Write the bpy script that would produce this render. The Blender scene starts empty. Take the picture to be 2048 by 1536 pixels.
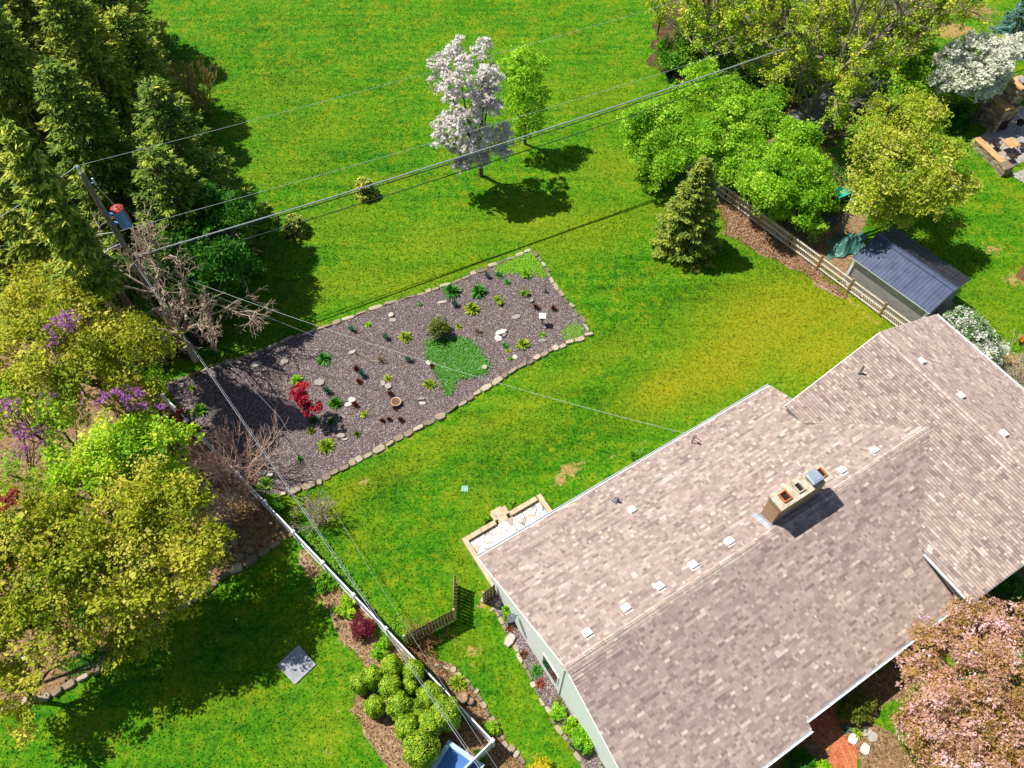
import bpy, math, random
import numpy as np
from mathutils import Vector, Matrix

S = bpy.context.scene
COL = S.collection
# ------------------------------------------------------------------ camera
CAM_H, FOC, PITCH, ROLL, YAW = 38.0, 1600.0, math.radians(57.1), math.radians(0.2), math.radians(32.2)
_r = np.array([1.0, 0, 0]); _w = np.array([0, math.cos(PITCH), -math.sin(PITCH)]); _u = np.cross(_r, _w)
CR = math.cos(ROLL) * _r + math.sin(ROLL) * _u
CU = -math.sin(ROLL) * _r + math.cos(ROLL) * _u
cam_data = bpy.data.cameras.new('camera')
cam = bpy.data.objects.new('camera', cam_data); COL.objects.link(cam)
cam_data.sensor_width = 36.0; cam_data.lens = 36.0 * FOC / 2048.0
cam_data.clip_start = 0.5; cam_data.clip_end = 3000
cam.matrix_world = Matrix(((CR[0], CU[0], -_w[0], 0), (CR[1], CU[1], -_w[1], 0), (CR[2], CU[2], -_w[2], CAM_H), (0, 0, 0, 1)))
S.camera = cam
# ------------------------------------------------------------------ light
SUN_EL, SUN_AZ = math.radians(59.5), math.radians(-22.0)     # SUN_AZ: the way shadows point, from +x
W = bpy.data.worlds.new('World'); S.world = W; W.use_nodes = True
wn = W.node_tree; wn.nodes.clear()
wo = wn.nodes.new('ShaderNodeOutputWorld'); bg = wn.nodes.new('ShaderNodeBackground'); sky = wn.nodes.new('ShaderNodeTexSky')
sky.sky_type = 'NISHITA'; sky.sun_disc = False; sky.sun_elevation = SUN_EL
_sx, _sy = -math.cos(SUN_AZ), -math.sin(SUN_AZ)                # towards the sun
sky.sun_rotation = math.atan2(_sx, _sy)
sky.ozone_density = 2.0
bg.inputs['Strength'].default_value = 0.068
wn.links.new(sky.outputs[0], bg.inputs[0]); wn.links.new(bg.outputs[0], wo.inputs[0])
sd = bpy.data.lights.new('sun', 'SUN'); sd.energy = 4.6; sd.angle = math.radians(0.53); sd.color = (1.0, 0.955, 0.87)
sun = bpy.data.objects.new('sun', sd); COL.objects.link(sun)
sun.location = (-30, 20, 60)
_dir = Vector((math.cos(SUN_AZ) * math.cos(SUN_EL), math.sin(SUN_AZ) * math.cos(SUN_EL), -math.sin(SUN_EL)))
sun.rotation_euler = _dir.to_track_quat('-Z', 'Y').to_euler()
S.view_settings.view_transform = 'Standard'; S.view_settings.look = 'None'
S.view_settings.exposure = 0.55; S.view_settings.gamma = 1.0

# ------------------------------------------------------------------ helpers
UX = np.array([math.cos(YAW), math.sin(YAW), 0.0]); VX = np.array([-math.sin(YAW), math.cos(YAW), 0.0]); ZX = np.array([0, 0, 1.0])

def at(px, py, z=0.0):
    """photograph pixel (2048 x 1536) -> the point of height z it shows"""
    d = (px - 1024) / FOC * CR - (py - 768) / FOC * CU + _w
    return np.array([0, 0, CAM_H]) + (z - CAM_H) / d[2] * d

def uvz(u, v, z):
    return u * UX + v * VX + z * ZX

def nrm(a):
    a = np.asarray(a, float); return a / max(np.linalg.norm(a), 1e-9)

def lin(h):
    h = h.lstrip('#'); c = [int(h[i:i + 2], 16) / 255 for i in (0, 2, 4)]
    return tuple(x / 12.92 if x <= 0.04045 else ((x + 0.055) / 1.055) ** 2.4 for x in c) + (1,)

ORG = {}

def tag(o, label=None, cat=None, group=None, kind=None):
    if label: o['label'] = label
    if cat: o['category'] = cat
    if group: o['group'] = group
    if kind: o['kind'] = kind
    return o

def thing(name, label, cat, loc, group=None):
    o = bpy.data.objects.new(name, None); COL.objects.link(o); o.empty_display_size = 0.3
    o.location = tuple(float(c) for c in loc); ORG[o.name] = np.array(loc, float)
    return tag(o, label, cat, group)

def link(name, me, mat, parent=None, loc=None):
    o = bpy.data.objects.new(name, me); COL.objects.link(o)
    for m in (mat if isinstance(mat, (list, tuple)) else [mat]):
        me.materials.append(m)
    if parent is not None:
        o.parent = parent; ORG[o.name] = ORG[parent.name]
    else:
        ORG[o.name] = np.zeros(3) if loc is None else np.array(loc, float)
        o.location = tuple(ORG[o.name])
    return o

def raw_mesh(name, V, F, tint=None, extra=None, smooth=False):
    """V (n,3); F (m,k) array or list of lists"""
    me = bpy.data.meshes.new(name)
    V = np.ascontiguousarray(V, np.float32)
    if isinstance(F, np.ndarray):
        m, k = F.shape
        me.vertices.add(len(V)); me.vertices.foreach_set('co', V.ravel())
        me.loops.add(m * k); me.loops.foreach_set('vertex_index', np.ascontiguousarray(F, np.int32).ravel())
        me.polygons.add(m)
        me.polygons.foreach_set('loop_start', np.arange(0, m * k, k, dtype=np.int32))
        me.polygons.foreach_set('loop_total', np.full(m, k, np.int32))
        me.update(calc_edges=True)
    else:
        me.from_pydata([tuple(map(float, p)) for p in V], [], F); me.update()
        m = len(F)
    if tint is not None:
        me.attributes.new('tint', 'FLOAT', 'FACE').data.foreach_set('value', np.ascontiguousarray(tint, np.float32))
    for k2, a in (extra or {}).items():
        dom = 'POINT' if len(a) == len(V) else 'FACE'
        me.attributes.new(k2, 'FLOAT', dom).data.foreach_set('value', np.ascontiguousarray(a, np.float32))
    if smooth:
        me.polygons.foreach_set('use_smooth', np.ones(m, bool))
    return me

class MB:
    def __init__(s): s.v = []; s.f = []; s.t = []
    def poly(s, pts, t=0.5):
        n = len(s.v); s.v += [tuple(map(float, p)) for p in pts]; s.f.append(list(range(n, n + len(pts)))); s.t.append(t)
    def add(s, V, F, t=0.5):
        n = len(s.v); s.v += [tuple(map(float, p)) for p in V]; s.f += [[i + n for i in f] for f in F]; s.t += [t] * len(F)
    def hexa(s, c, ax, ay, az, t=0.5):
        """box with centre c and half vectors"""
        c, ax, ay, az = (np.asarray(q, float) for q in (c, ax, ay, az))
        P = [c + sx * ax + sy * ay + sz * az for sz in (-1, 1) for sy in (-1, 1) for sx in (-1, 1)]
        s.add(P, [[0, 2, 3, 1], [4, 5, 7, 6], [0, 1, 5, 4], [2, 6, 7, 3], [0, 4, 6, 2], [1, 3, 7, 5]], t)
    def beam(s, p, q, w, h, t=0.5, up=(0, 0, 1)):
        p, q = np.asarray(p, float), np.asarray(q, float); d = nrm(q - p); y = nrm(np.cross(up, d)); z = np.cross(d, y)
        s.hexa((p + q) / 2, (q - p) / 2, y * w / 2, z * h / 2, t)
    def prism(s, pts, z0, z1, t=0.5):
        n = len(pts); P = [(p[0], p[1], z0) for p in pts] + [(p[0], p[1], z1) for p in pts]
        a = sum(pts[i][0] * pts[(i + 1) % n][1] - pts[(i + 1) % n][0] * pts[i][1] for i in range(n))
        F = [list(range(n))[::-1], list(range(n, 2 * n))] + [[i, (i + 1) % n, n + (i + 1) % n, n + i] for i in range(n)]
        if a < 0: F = [f[::-1] for f in F]
        s.add(P, F, t)
    def slab(s, top, depth, t=0.5):
        """polygon of 3D points with a thickness downwards along -depth vector"""
        n = len(top); d = np.asarray(depth, float); P = [np.asarray(p) for p in top] + [np.asarray(p) - d for p in top]
        s.add(P, [list(range(n)), list(range(n, 2 * n))[::-1]] + [[(i + 1) % n, i, n + i, n + (i + 1) % n] for i in range(n)], t)
    def tube(s, pts, rad, n=6, t=0.5):
        pts = [np.asarray(p, float) for p in pts]
        rad = [rad] * len(pts) if np.isscalar(rad) else rad
        rings = []; ref = None
        for i, p in enumerate(pts):
            d = nrm(pts[min(i + 1, len(pts) - 1)] - pts[max(i - 1, 0)])
            a = np.array([0, 0, 1.0]) if abs(d[2]) < 0.9 else np.array([1.0, 0, 0])
            x = nrm(np.cross(a, d)) if ref is None else nrm(ref - d * (ref @ d)); ref = x
            y = np.cross(d, x)
            rings.append([p + rad[i] * (math.cos(k * 2 * math.pi / n) * x + math.sin(k * 2 * math.pi / n) * y) for k in range(n)])
        V = [q for r_ in rings for q in r_]; F = []
        for i in range(len(rings) - 1):
            for k in range(n):
                F.append([i * n + k, i * n + (k + 1) % n, (i + 1) * n + (k + 1) % n, (i + 1) * n + k])
        F.append(list(range(n))[::-1]); F.append([(len(rings) - 1) * n + k for k in range(n)])
        s.add(V, F, t)
    def lathe(s, c, prof, n=16, t=0.5, ax=None):
        c = np.asarray(c, float); V = []; F = []
        z = ZX if ax is None else nrm(ax); x = nrm(np.cross(z, (0.3, 1, 0.2))); y = np.cross(z, x)
        for r_, h in prof:
            V += [c + r_ * (math.cos(k * 2 * math.pi / n) * x + math.sin(k * 2 * math.pi / n) * y) + h * z for k in range(n)]
        for i in range(len(prof) - 1):
            for k in range(n):
                F.append([i * n + k, i * n + (k + 1) % n, (i + 1) * n + (k + 1) % n, (i + 1) * n + k])
        F.append(list(range(n))[::-1]); F.append([(len(prof) - 1) * n + k for k in range(n)])
        s.add(V, F, t)
    def build(s, name, mat, parent=None, loc=None, bevel=0.0, smooth=False):
        o0 = ORG[parent.name] if parent is not None else (np.zeros(3) if loc is None else np.asarray(loc, float))
        V = np.array(s.v, float).reshape(-1, 3) - o0
        me = raw_mesh(name, V, s.f, s.t, smooth=smooth)
        if bevel:
            import bmesh
            bm = bmesh.new(); bm.from_mesh(me); bmesh.ops.remove_doubles(bm, verts=bm.verts, dist=1e-5)
            bmesh.ops.bevel(bm, geom=bm.edges[:], offset=bevel, segments=1, affect='EDGES', clamp_overlap=True)
            bm.to_mesh(me); bm.free()
        return link(name, me, mat, parent, loc)

def np_part(name, V, F, mat, parent=None, tint=None, loc=None, extra=None, smooth=False):
    o0 = ORG[parent.name] if parent is not None else (np.zeros(3) if loc is None else np.asarray(loc, float))
    return link(name, raw_mesh(name, V - o0, F, tint, extra, smooth), mat, parent, loc)

def seg_tubes(P0, P1, R0, R1, n=4):
    """many tapered segments at once -> V, F"""
    d = P1 - P0; d /= np.maximum(np.linalg.norm(d, axis=1, keepdims=True), 1e-9)
    a = np.where(np.abs(d[:, 2:3]) < 0.9, np.array([[0, 0, 1.0]]), np.array([[1.0, 0, 0]]))
    x = np.cross(a, d); x /= np.linalg.norm(x, axis=1, keepdims=True); y = np.cross(d, x)
    ang = np.arange(n) * 2 * math.pi / n
    c, s_ = np.cos(ang)[None, :, None], np.sin(ang)[None, :, None]
    ring = c * x[:, None] + s_ * y[:, None]
    V = np.concatenate([P0[:, None] + ring * R0[:, None, None], P1[:, None] + ring * R1[:, None, None]], 1)
    N = len(P0); base = (np.arange(N) * 2 * n)[:, None, None]
    k = np.arange(n); q = np.stack([k, (k + 1) % n, n + (k + 1) % n, n + k], 1)[None]
    return V.reshape(-1, 3), (base + q).reshape(-1, 4)

def leaf_quads(C, N, L, Wd, rng, fold=0.0, T=None):
    """rhombic leaves: centres C, normals N"""
    N = N / np.maximum(np.linalg.norm(N, axis=1, keepdims=True), 1e-9)
    if T is None: T = rng.normal(size=C.shape)
    T = T - N * (T * N).sum(1, keepdims=True); T /= np.maximum(np.linalg.norm(T, axis=1, keepdims=True), 1e-9)
    B = np.cross(N, T); L = np.asarray(L)[:, None] / 2; Wd = np.asarray(Wd)[:, None] / 2
    V = np.stack([C - T * L, C + B * Wd - T * L * 0.15, C + T * L, C - B * Wd - T * L * 0.15], 1)
    if fold: V[:, [1, 3]] += (N * Wd * fold)[:, None]
    return V.reshape(-1, 3), np.arange(len(C) * 4, dtype=np.int32).reshape(-1, 4)

def in_poly(x, y, poly):
    x = np.asarray(x); y = np.asarray(y); ins = np.zeros(x.shape, bool); n = len(poly)
    for i in range(n):
        x0, y0 = poly[i][0], poly[i][1]; x1, y1 = poly[(i + 1) % n][0], poly[(i + 1) % n][1]
        if y0 == y1: continue
        c = ((y0 > y) != (y1 > y)) & (x < (x1 - x0) * (y - y0) / (y1 - y0) + x0)
        ins ^= c
    return ins

def pts(*a):
    return [at(x, y, 0) for x, y in a]

def scatter(poly, n, rng):
    p = np.array([q[:2] for q in poly]); lo, hi = p.min(0), p.max(0); out = np.zeros((0, 2))
    while len(out) < n:
        q = rng.uniform(lo, hi, (n * 2, 2)); out = np.vstack([out, q[in_poly(q[:, 0], q[:, 1], poly)]])
    return out[:n]

# ------------------------------------------------------------------ materials
def new_mat(name):
    m = bpy.data.materials.new(name); m.use_nodes = True; nt = m.node_tree
    return m, nt, nt.nodes['Principled BSDF']

def nd(nt, typ, **kw):
    n = nt.nodes.new(typ)
    for k, v in kw.items(): setattr(n, k, v)
    return n

def noise(nt, scale, detail=3, vec=None, rough=0.55, dist=0.0):
    n = nd(nt, 'ShaderNodeTexNoise'); n.inputs['Scale'].default_value = scale; n.inputs['Detail'].default_value = detail
    n.inputs['Roughness'].default_value = rough; n.inputs['Distortion'].default_value = dist
    if vec is None:
        g = nd(nt, 'ShaderNodeNewGeometry'); vec = g.outputs['Position']
    nt.links.new(vec, n.inputs['Vector']); return n.outputs['Fac']

def ramp(nt, fac, stops, interp='LINEAR'):
    r_ = nd(nt, 'ShaderNodeValToRGB'); e = r_.color_ramp.elements; r_.color_ramp.interpolation = interp
    while len(e) < len(stops): e.new(0.5)
    for el, (p, c) in zip(e, stops):
        el.position = p; el.color = lin(c) if isinstance(c, str) else (c if len(c) == 4 else tuple(c) + (1,))
    nt.links.new(fac, r_.inputs[0]); return r_.outputs[0]

def math_n(nt, op, a, b=None, clamp=False):
    n = nd(nt, 'ShaderNodeMath', operation=op, use_clamp=clamp)
    for i, q in enumerate((a, b)):
        if q is None: continue
        if isinstance(q, (int, float)): n.inputs[i].default_value = q
        else: nt.links.new(q, n.inputs[i])
    return n.outputs[0]

def mixc(nt, fac, a, b, mode='MIX'):
    n = nd(nt, 'ShaderNodeMix', data_type='RGBA', blend_type=mode)
    for i, q in ((0, fac), (6, a), (7, b)):
        if isinstance(q, (int, float)): n.inputs[i].default_value = q
        elif isinstance(q, str): n.inputs[i].default_value = lin(q)
        elif isinstance(q, tuple): n.inputs[i].default_value = q if len(q) == 4 else q + (1,)
        else: nt.links.new(q, n.inputs[i])
    return n.outputs[2]

def attr(nt, name):
    a = nd(nt, 'ShaderNodeAttribute', attribute_name=name); return a.outputs['Fac']

def bump(nt, bsdf, h, strength=0.4, dist=0.02):
    b = nd(nt, 'ShaderNodeBump'); b.inputs['Strength'].default_value = strength; b.inputs['Distance'].default_value = dist
    nt.links.new(h, b.inputs['Height']); nt.links.new(b.outputs[0], bsdf.inputs['Normal'])

def mat_plain(name, c0, c1=None, scale=6.0, rough=0.7, bmp=0.2, metal=0.0, spec=0.3, fine=60.0, bdist=0.01):
    m, nt, b = new_mat(name)
    n = noise(nt, scale, 5)
    f = noise(nt, fine, 2)
    mixf = math_n(nt, 'ADD', math_n(nt, 'MULTIPLY', n, 0.65), math_n(nt, 'MULTIPLY', f, 0.35))
    col = ramp(nt, mixf, [(0.36, c0), (0.64, c1 or c0)])
    nt.links.new(col, b.inputs['Base Color'])
    b.inputs['Roughness'].default_value = rough; b.inputs['Metallic'].default_value = metal; b.inputs['Specular IOR Level'].default_value = spec
    if bmp: bump(nt, b, mixf, bmp, bdist)
    return m

def mat_tint(name, stops, rough=0.75, scale=9.0, amt=0.35, bmp=0.25, fine=90.0, interp='LINEAR', spec=0.3):
    """per-face tint through a ramp, with grain"""
    m, nt, b = new_mat(name)
    col = ramp(nt, attr(nt, 'tint'), stops, interp)
    n = noise(nt, scale, 4); f = noise(nt, fine, 2)
    g = math_n(nt, 'ADD', math_n(nt, 'MULTIPLY', n, 0.6), math_n(nt, 'MULTIPLY', f, 0.4))
    dk = ramp(nt, g, [(0.3, (1 - amt, 1 - amt, 1 - amt)), (0.7, (1 + 0.0, 1, 1))])
    nt.links.new(mixc(nt, 1.0, col, dk, 'MULTIPLY'), b.inputs['Base Color'])
    b.inputs['Roughness'].default_value = rough; b.inputs['Specular IOR Level'].default_value = spec
    if bmp: bump(nt, b, g, bmp, 0.01)
    return m

def mat_leaf(name, stops, transl=0.35, rough=0.55, spec=0.25, gain=1.0):
    stops = [(p, tuple(min(.9, q * gain) for q in lin(c)[:3])) for p, c in stops]
    m, nt, b = new_mat(name)
    col = ramp(nt, attr(nt, 'tint'), stops)
    nt.links.new(col, b.inputs['Base Color']); b.inputs['Roughness'].default_value = rough; b.inputs['Specular IOR Level'].default_value = spec
    t = nd(nt, 'ShaderNodeBsdfTranslucent'); nt.links.new(col, t.inputs['Color'])
    mx = nd(nt, 'ShaderNodeMixShader'); mx.inputs[0].default_value = transl
    nt.links.new(b.outputs[0], mx.inputs[1]); nt.links.new(t.outputs[0], mx.inputs[2])
    nt.links.new(mx.outputs[0], nt.nodes['Material Output'].inputs['Surface'])
    return m
# ------------------------------------------------------------------ ground
BED = pts((330, 768), (405, 742), (480, 716), (560, 685), (640, 656), (705, 632), (780, 606), (845, 586), (905, 565), (985, 530), (1066, 499),
          (1085, 530), (1105, 562), (1125, 594), (1145, 618), (1165, 642), (1179, 668),
          (1140, 684), (1100, 702), (1020, 745), (950, 790), (870, 840), (780, 886), (690, 935), (640, 962), (578, 987),
          (520, 990), (430, 900), (380, 842))
WOOD = pts((322, 790), (400, 875), (500, 985), (600, 1075), (556, 1086), (520, 1110), (455, 1150), (400, 1186), (330, 1236), (250, 1298), (190, 1340),
           (120, 1382), (60, 1402), (0, 1418), (-140, 1445), (-900, 1500), (-1300, 300), (-400, 350), (0, 560), (150, 640))
CONIF = pts((-900, 420), (-300, 60), (0, 60), (120, 60), (230, 130), (300, 220), (330, 330), (420, 470), (440, 600), (420, 690), (330, 740), (150, 640), (0, 560))
PATIO_UV = [(6.05, 10.2), (6.05, 13.95), (10.5, 13.95), (10.5, 10.2)]
HOUSE = [uvz(*p)[:2] for p in ((6.05, -0.6, 0), (6.05, 11.6, 0), (23.4, 11.6, 0), (23.4, 10.0, 0), (33.0, 10.0, 0), (33.0, -1.2, 0), (23.4, -1.2, 0), (23.4, -0.6, 0))]
SIDEBED = pts((968, 1192), (1003, 1178), (1030, 1225), (1110, 1365), (1195, 1510), (1215, 1560), (1180, 1560), (1150, 1500), (1120, 1455), (1085, 1400), (1052, 1330), (1025, 1278), (990, 1222))
FRONTBED = pts((1450, 1600), (1520, 1520), (1600, 1462), (1700, 1380), (1800, 1310), (1930, 1210), (2060, 1130), (2200, 1100), (2250, 1180), (2050, 1230), (1900, 1310), (1790, 1400), (1735, 1440), (1790, 1470), (1830, 1540), (1900, 1650), (1720, 1700), (1720, 1520), (1680, 1470), (1640, 1560), (1640, 1650))
NEARBED = pts((820, 1290), (868, 1318), (905, 1330), (955, 1385), (985, 1440), (1010, 1485), (1045, 1525), (1070, 1580), (960, 1580), (985, 1490), (905, 1400))
ARBBED = pts((700, 1180), (730, 1210), (800, 1295), (985, 1490), (930, 1560), (860, 1600), (790, 1560), (745, 1490), (700, 1420), (730, 1330), (690, 1290), (655, 1215), (600, 1100), (640, 1090))
SPRUCEBED = pts((1430, 395), (1455, 375), (1520, 440), (1600, 512), (1640, 545), (1700, 590), (1690, 600), (1620, 556), (1560, 525), (1505, 500), (1450, 470))
FENCEBACK = pts((1440, 330), (1560, 240), (1700, 330), (1740, 400), (1730, 470), (1700, 530), (1860, 640), (1830, 665), (1700, 575), (1575, 478), (1510, 425))
TOPBED = pts((1300, 130), (1330, -60), (1500, -120), (1900, -120), (1890, 20), (1740, 240), (1640, 300), (1480, 220))

BLOBS = []   # kind, x, y, rx, ry, rot, amp
def blob(k, px, py, rx, ry=None, rot=0.0, a=1.0):
    p = at(px, py); BLOBS.append((k, p[0], p[1], rx, ry or rx, math.radians(rot), a))
for q in [(1560, 640, 6.5, 3.6, 25), (1650, 700, 4.5, 2.6, 20), (1440, 730, 4.5, 2.4, 25), (1340, 775, 3.5, 1.6, 30), (1480, 690, 4, 2.2, 25), (1700, 630, 3, 2, 0)]:
    blob('dry', *q, 1.0)
for q in [(1230, 700, 3.5, 1.2, 28, .45), (1130, 760, 4, 0.8, 30, .4), (1020, 830, 4, .8, 30, .55), (900, 880, 3, .9, 28, .5), (700, 985, 2.2, .8, 30, .6), (670, 1015, 1.3, 1.0, 0, .6), (820, 930, 2.5, .7, 25, .5),
          (960, 1010, 1.5, .8, 70, .4), (930, 1100, 1.4, .7, 70, .45), (925, 1160, 1.0, .5, 80, .4), (1170, 460, 5, 2.2, 20, .5), (1080, 440, 4, 2, 15, .55), (880, 480, 5, 1.6, 20, .45), (700, 560, 4, 1.5, 20, .45),
          (640, 260, 4, 2, 10, .3), (1240, 330, 3.5, 2, 10, .5), (830, 560, 4, 1.2, 22, .5), (700, 440, 4, 2, 15, .3), (580, 330, 3, 1.4, 0, .3), (1200, 190, 4, 2, 10, .35), (560, 180, 4, 2, 10, .3), (1330, 420, 2, 1, 0, .5), (750, 1060, 2, .7, 80, .25),
          (590, 1300, 2, 1.2, 0, .25), (640, 1460, 2, 1.2, 40, .35), (420, 1400, 2.5, 1, 20, .3), (940, 1290, 1.2, .8, 0, .45), (1030, 1380, 1.5, .6, -60, .35), (1120, 1440, 1.2, .5, -60, .4), (1060, 860, 3, 1, 28, .35), (1980, 640, 3, 2, 0, .35), (2000, 580, 2.5, 1.5, 0, .3)]:
    blob('dry', *q)
for q in [(650, 1050, 2.2, 1.5, 20, .9), (760, 985, 1.6, 1.3, 0, .9), (760, 1130, 2.5, 2, 0, .5), (1130, 880, 5, 1.5, 28, .6), (1000, 920, 3, 1.5, 20, .6), (1370, 600, 5, 1.6, 28, .6), (1250, 560, 4, 1.5, 25, .35), (1560, 540, 3.5, 1.4, -30, .6), (960, 1340, 3, 1, -55, .5), (860, 1110, 2, 1.5, 0, .4), (1200, 800, 3.5, 1.2, 30, .5),
          (500, 1430, 3, 2, 20, .35), (700, 330, 6, 3, 10, .35), (520, 130, 6, 5, 0, .35), (1080, 660, 3, 1, -45, .4)]:
    blob('lush', *q)
for q in [(1140, 940, 1.2, .7, 20, .75), (1120, 962, .9, .5, 20, .7), (1165, 925, .8, .4, 10, .6), (728, 965, .45, .35, 0, .8), (735, 957, .3, .2, 0, .7), (1060, 440, 2.2, 1.0, 20, .42), (1235, 360, .6, .3, 10, .6), (1010, 300, .8, .5, 0, .8), (945, 1300, .9, .5, 20, .65), (935, 1330, .5, .3, 0, .6),
          (700, 1245, 1.0, .5, -50, .8), (690, 1275, .8, .5, -50, .85), (652, 1200, 1.0, .5, -50, .85), (625, 1150, 1.0, .5, -50, .8), (590, 1395, .5, .4, 0, .5), (480, 1385, .35, .2, 0, .6), (425, 1440, .5, .3, 40, .5), (680, 1420, .5, .3, 0, .6), (690, 1470, .5, .4, 0, .5), (400, 1325, .5, .3, 0, .6), (640, 1480, .3, .3, 0, .5), (655, 1505, .5, .3, 0, .6),
          (1640, 560, 1.4, .25, -50, .8), (1700, 602, 1.2, .25, -50, .8), (1745, 640, 1.0, .25, -50, .85), (1600, 525, 1.0, .3, -40, .6), (1985, 500, 1.6, 1.0, 0, .62), (2030, 560, 1.3, 1.0, 0, .7), (2020, 720, 1.2, .8, 0, .8), (1285, 1100, 1, 1, 0, 0), (962, 1210, .4, .3, 0, .9), (1900, 60, 3, 1.5, 0, .9), (1940, 20, 3, 1.5, 0, .9),
          (640, 1090, 1.3, .35, -45, .8), (840, 1300, .8, .5, 0, .7), (1075, 1530, 1.0, .5, -40, .6), (1140, 675, .2, .1, 0, .5), (760, 905, 3.0, .16, 30, .7), (880, 850, 3.0, .16, 30, .55), (640, 965, 1.6, .15, 28, .6), (1100, 560, 2.6, .2, -52, .65), (1150, 625, 1.2, .2, -52, .65), (910, 1285, .7, .4, 0, .5), (765, 1310, .8, .5, 0, .5),
          (1230, 910, .9, .25, 30, .6), (1290, 885, .9, .25, 30, .6), (430, 985, 1.5, .8, 0, .5), (1130, 1465, 1.2, .25, -58, .6), (1065, 1360, 1.2, .2, -58, .6)]:
    blob('bare', *q)

def masks(x, y):
    out = {k: np.zeros(x.shape) for k in ('dry', 'lush', 'bare')}
    for k, bx, by, rx, ry, ro, a in BLOBS:
        c, s_ = math.cos(ro), math.sin(ro); dx, dy = x - bx, y - by
        d2 = ((dx * c + dy * s_) / rx) ** 2 + ((-dx * s_ + dy * c) / ry) ** 2
        out[k] = np.maximum(out[k], a * np.exp(-d2 * 1.1))
    return out

def mat_grass(name, tuft=False):
    m, nt, b = new_mat(name)
    g = nd(nt, 'ShaderNodeNewGeometry'); pos = g.outputs['Position']
    mp = nd(nt, 'ShaderNodeMapping'); mp.inputs['Rotation'].default_value = (0, 0, math.radians(-28)); mp.inputs['Scale'].default_value = (0.16, 1.7, 1)
    nt.links.new(pos, mp.inputs['Vector'])
    streak = noise(nt, 1.1, 5, mp.outputs[0])
    big = noise(nt, 0.28, 4, pos); mid = noise(nt, 2.1, 5, pos, 0.68); fine = noise(nt, 6.0, 5, pos, 0.75); vf = noise(nt, 26.0, 3, pos, 0.7)
    a = math_n(nt, 'MULTIPLY', big, 0.26); a = math_n(nt, 'ADD', a, math_n(nt, 'MULTIPLY', mid, 0.52)); a = math_n(nt, 'ADD', a, math_n(nt, 'MULTIPLY', streak, 0.42))
    a = math_n(nt, 'ADD', a, math_n(nt, 'MULTIPLY', math_n(nt, 'SUBTRACT', fine, 0.5), 1.0))
    a = math_n(nt, 'ADD', a, math_n(nt, 'MULTIPLY', math_n(nt, 'SUBTRACT', vf, 0.5), 0.6))
    if tuft: a = math_n(nt, 'ADD', a, math_n(nt, 'MULTIPLY', math_n(nt, 'SUBTRACT', attr(nt, 'tint'), 0.42), 0.45))
    a = math_n(nt, 'SUBTRACT', a, math_n(nt, 'MULTIPLY', attr(nt, 'lush'), 0.16))
    green = ramp(nt, a, [(0.30, '#0d4300'), (0.48, '#2c6a02'), (0.66, '#4e8408'), (0.88, '#88941e')])
    patch = ramp(nt, math_n(nt, 'ADD', math_n(nt, 'MULTIPLY', noise(nt, 0.55, 4, pos, 0.7), 0.7), math_n(nt, 'MULTIPLY', mid, 0.35)), [(0.5, (0, 0, 0)), (0.68, (0.6, 0.6, 0.6))])
    dryf = math_n(nt, 'MULTIPLY', math_n(nt, 'MAXIMUM', attr(nt, 'dry'), patch), math_n(nt, 'ADD', math_n(nt, 'MULTIPLY', fine, 0.7), math_n(nt, 'MULTIPLY', mid, 1.15)), True)
    dryc = ramp(nt, math_n(nt, 'ADD', math_n(nt, 'MULTIPLY', vf, 0.45), math_n(nt, 'MULTIPLY', fine, 0.55)), [(0.3, '#5a6a06'), (0.52, '#8c8a0e'), (0.75, '#ae9c34')])
    c = mixc(nt, math_n(nt, 'MULTIPLY', dryf, 0.95, True), green, dryc)
    bn = math_n(nt, 'ADD', attr(nt, 'bare'), math_n(nt, 'SUBTRACT', math_n(nt, 'ADD', math_n(nt, 'MULTIPLY', mid, 0.9), math_n(nt, 'MULTIPLY', fine, 0.9)), 0.9))
    bf = ramp(nt, bn, [(0.5, (0, 0, 0)), (0.68, (1, 1, 1))])
    bc = ramp(nt, math_n(nt, 'ADD', math_n(nt, 'MULTIPLY', vf, 0.5), math_n(nt, 'MULTIPLY', fine, 0.5)), [(0.3, '#7d6338'), (0.6, '#b3925e'), (0.8, '#cdb488')])
    c = mixc(nt, math_n(nt, 'MULTIPLY', bf, 0.9), c, bc)
    nt.links.new(c, b.inputs['Base Color']); b.inputs['Roughness'].default_value = 0.85; b.inputs['Specular IOR Level'].default_value = 0.15
    if not tuft:
        bump(nt, b, math_n(nt, 'ADD', fine, math_n(nt, 'MULTIPLY', vf, 0.8)), 0.55, 0.06)
    else:
        t = nd(nt, 'ShaderNodeBsdfTranslucent'); nt.links.new(c, t.inputs['Color'])
        mx = nd(nt, 'ShaderNodeMixShader'); mx.inputs[0].default_value = 0.25
        nt.links.new(b.outputs[0], mx.inputs[1]); nt.links.new(t.outputs[0], mx.inputs[2]); nt.links.new(mx.outputs[0], nt.nodes['Material Output'].inputs['Surface'])
    return m

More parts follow.
